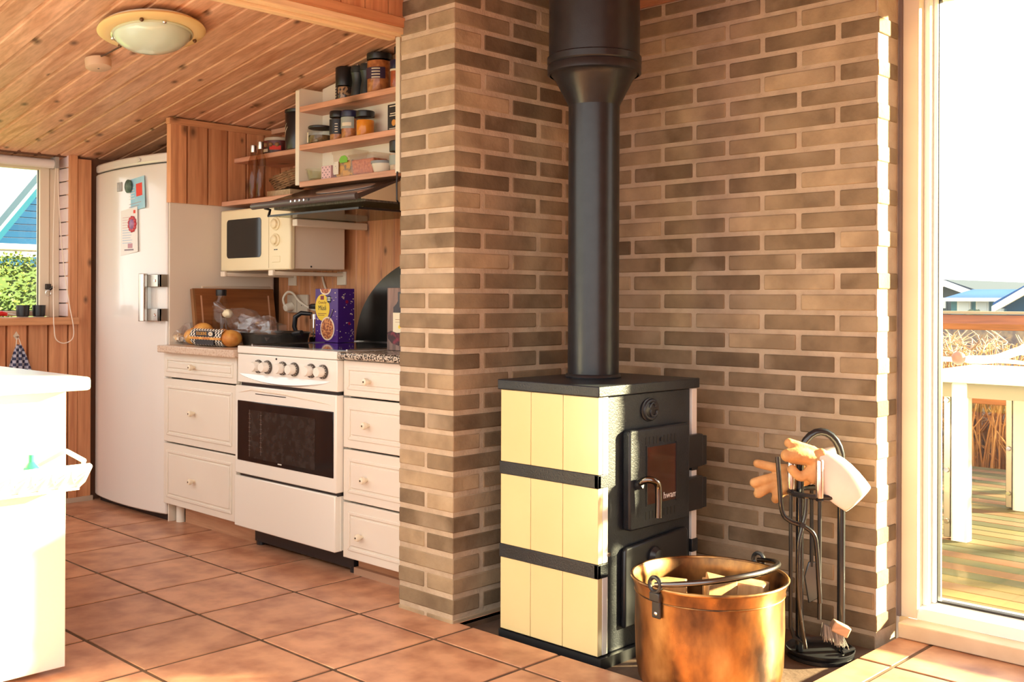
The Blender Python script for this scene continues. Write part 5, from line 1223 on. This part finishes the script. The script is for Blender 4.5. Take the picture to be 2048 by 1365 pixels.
# far houses
ROOFB = pm('roof_blue', (.012, .06, .20), (.025, .10, .28), ns=.8, rough=.6, spec=.06); WALLT = pm('wall_teal', (.06, .20, .27), (.08, .24, .30), ns=.7, rough=.8, spec=.06)
def house(name, label, x0, x1, y, z0, z1, zr, wall, roof, depth=6, gable_front=False, windows=(), boards=0):
    t = thing(name, label, 'house', ((x0+x1)/2, y, -.45))
    if gable_front:
        xm = (x0+x1)/2
        part('wall', MB().prism([(x0, z0), (x1, z0), (x1, z1), (xm, zr), (x0, z1)], 1, y, y+depth), wall, t, world=True)
        for s in (-1, 1):
            xe = xm+s*((x1-x0)/2+.12); ze = z1-.05
            part('roof_slope', MB().prism([(xm, zr+.04), (xe, ze), (xe, ze+.10), (xm, zr+.14)], 1, y-.3, y+depth), roof, t, world=True)
            part('barge_board', MB().prism([(xm, zr-.02), (xe, ze-.08), (xe, ze+.04), (xm, zr+.12)], 1, y-.36, y-.30), pm('barge_white', (.80, .86, .86), rough=.6), t, world=True)
    else:
        part('wall', B(x0, x1, y, y+depth, z0, z1), wall, t, world=True)
        part('roof', MB().prism([(y-.3, z1-.02), (y+depth/2, zr), (y+depth+.3, z1-.02)], 0, x0-.15, x1+.15), roof, t, world=True)
        part('gutter', B(x0-.15, x1+.15, y-.36, y-.28, z1-.05, z1+.02), pm('barge_white', (.80, .86, .86)), t, world=True)
    for i in range(boards):
        xb = x0+(x1-x0)*(i+.5)/boards; part('cladding_batten', B(xb-.012, xb+.012, y-.03, y, z0, z1), wall, t, world=True)
    for (a, b, c, d) in windows:
        w = part('window', B(a, b, y-.06, y+.02, c, d), pm('barge_white', (.80, .86, .86)), t, world=True)
        part('window_pane', B(a+.03, b-.03, y-.07, y-.05, c+.03, d-.03), pm('far_pane', (.75, .85, .90), rough=.1), w, world=True)
    return t
house('far_house', 'grey clad house with steep gable beyond the deck', -8.34, -6.56, 22.3, -.45, 1.005, 1.263, pm('wall_grey', (.065, .09, .105), (.10, .13, .14), ns=2, rough=.9, spec=.06), pm('roof_dark', (.04, .055, .075), rough=.7, spec=.06), gable_front=True, windows=((-7.155, -6.96, .92, 1.11), (-7.67, -7.53, .747, .92)), boards=12)
house('far_house', 'low teal house with white windows and blue roof', -6.12, -4.0, 19.0, -.45, .96, 1.16, WALLT, ROOFB, depth=3, windows=((-5.98, -5.72, .70, .92), (-5.62, -5.38, .70, .92), (-5.28, -5.10, .70, .92)))
house('far_house', 'blue gabled house partly cut by the right edge', -4.38, -2.5, 17.0, -.45, .84, 1.36, pm('wall_blue', (.01, .07, .18), (.015, .09, .22), ns=.6, rough=.8, spec=.06), ROOFB, gable_front=True, depth=1.6)
hg = thing('far_hedge', 'dark green clipped bush in front of the teal house', 'bush', (-4.62, 16.2, -.45))
part('foliage', crumple(MB(), (0, 0, .60), (.30, .25, .60), 14, 24, 14, .12), pm('bush_green', (.05, .09, .06), (.12, .16, .09), ns=6, rough=1), hg)
part('stem', MB().cyl((0, 0, 0), (0, 0, .3), .05), BARK, hg)
# house and hedge seen through the kitchen window
hl = thing('neighbour_house', 'blue boarded gable of the neighbour house outside the kitchen window', 'house', (-9.3, 1.8, -.45))
BLUE = pm('siding_blue', (.004, .028, .080), (.005, .036, .098), ns=.8, rough=.7, spec=.06)
gy0 = -1.6
# gable rises towards +Y: eave line passes z=1.56 at y=2.05 and climbs 1.3 per metre
def gz(y): return 1.545+1.30*(y-2.05)
for i in range(16):
    z0 = 1.40+.07*i; ya = 2.05+(z0-1.545)/1.30
    part('siding_board', MB().prism([(-9.02, z0), (-9.0, z0), (-8.985, z0+.004), (-9.0, z0+.068), (-9.02, z0+.068)], 1, max(ya, 1.0), 5.6), BLUE, hl, world=True)
part('wall', B(-11, -9.02, 1.0, 5.6, -.45, 1.44), BLUE, hl, world=True)
def slope(z_off, t, x0, x1, mat, nm):
    return part(nm, MB().prism([(1.3, gz(1.3)+z_off), (3.6, gz(3.6)+z_off), (3.6, gz(3.6)+z_off+t), (1.3, gz(1.3)+z_off+t)], 0, x0, x1), mat, hl, world=True)
slope(.02, .10, -9.0, -8.85, pm('barge_cyan', (.006, .055, .10), rough=.6, spec=.06), 'barge_board'); slope(.12, .05, -9.06, -8.82, pm('roof_edge', (.16, .26, .28), rough=.6, spec=.06), 'roof')
part('gutter', MB().cyl((-8.55, .5, 1.425), (-8.55, 5.6, 1.425), .030), pm('gutter_white', (.55, .54, .50), rough=.4), hl, world=True)
part('gutter_board', B(-8.62, -8.58, .5, 5.6, 1.33, 1.40), pm('gutter_white', (.55, .54, .50)), hl, world=True)
he = thing('garden_hedge', 'tall clipped green hedge outside the kitchen window', 'hedge', (-6.2, 1.0, -.45))
part('hedge_core', B(-6.7, -6.0, -1.5, 3.2, -.45, 1.16), pm('hedge_core', (.04, .07, .02), rough=1), he, world=True)
r_ = random.Random(6); m = MB()
for _ in range(7000):
    y, z = r_.uniform(.3, 2.2), r_.uniform(.3, 1.245); x = -5.98+r_.uniform(-.08, .05)
    if r_.random() < .18: x, z = r_.uniform(-6.5, -5.95), 1.16+r_.uniform(-.02, .10)
    d = Vector((r_.uniform(.2, 1), r_.uniform(-1, 1), r_.uniform(-.6, 1))).normalized()*r_.uniform(.018, .036); e = d.cross(Vector((r_.uniform(-1, 1), r_.uniform(-1, 1), r_.uniform(-1, 1)))).normalized()*.011
    p = Vector((x, y, z)); m.add([p-e*.3, p+d*.5-e, p+d, p+d*.5+e], [(0, 1, 2, 3)])
o = part('leaves', m, pm('hedge_leaf', (.12, .17, .02), (.04, .075, .01), ns=2.5, rough=.7), he, world=True); o['kind'] = 'stuff'
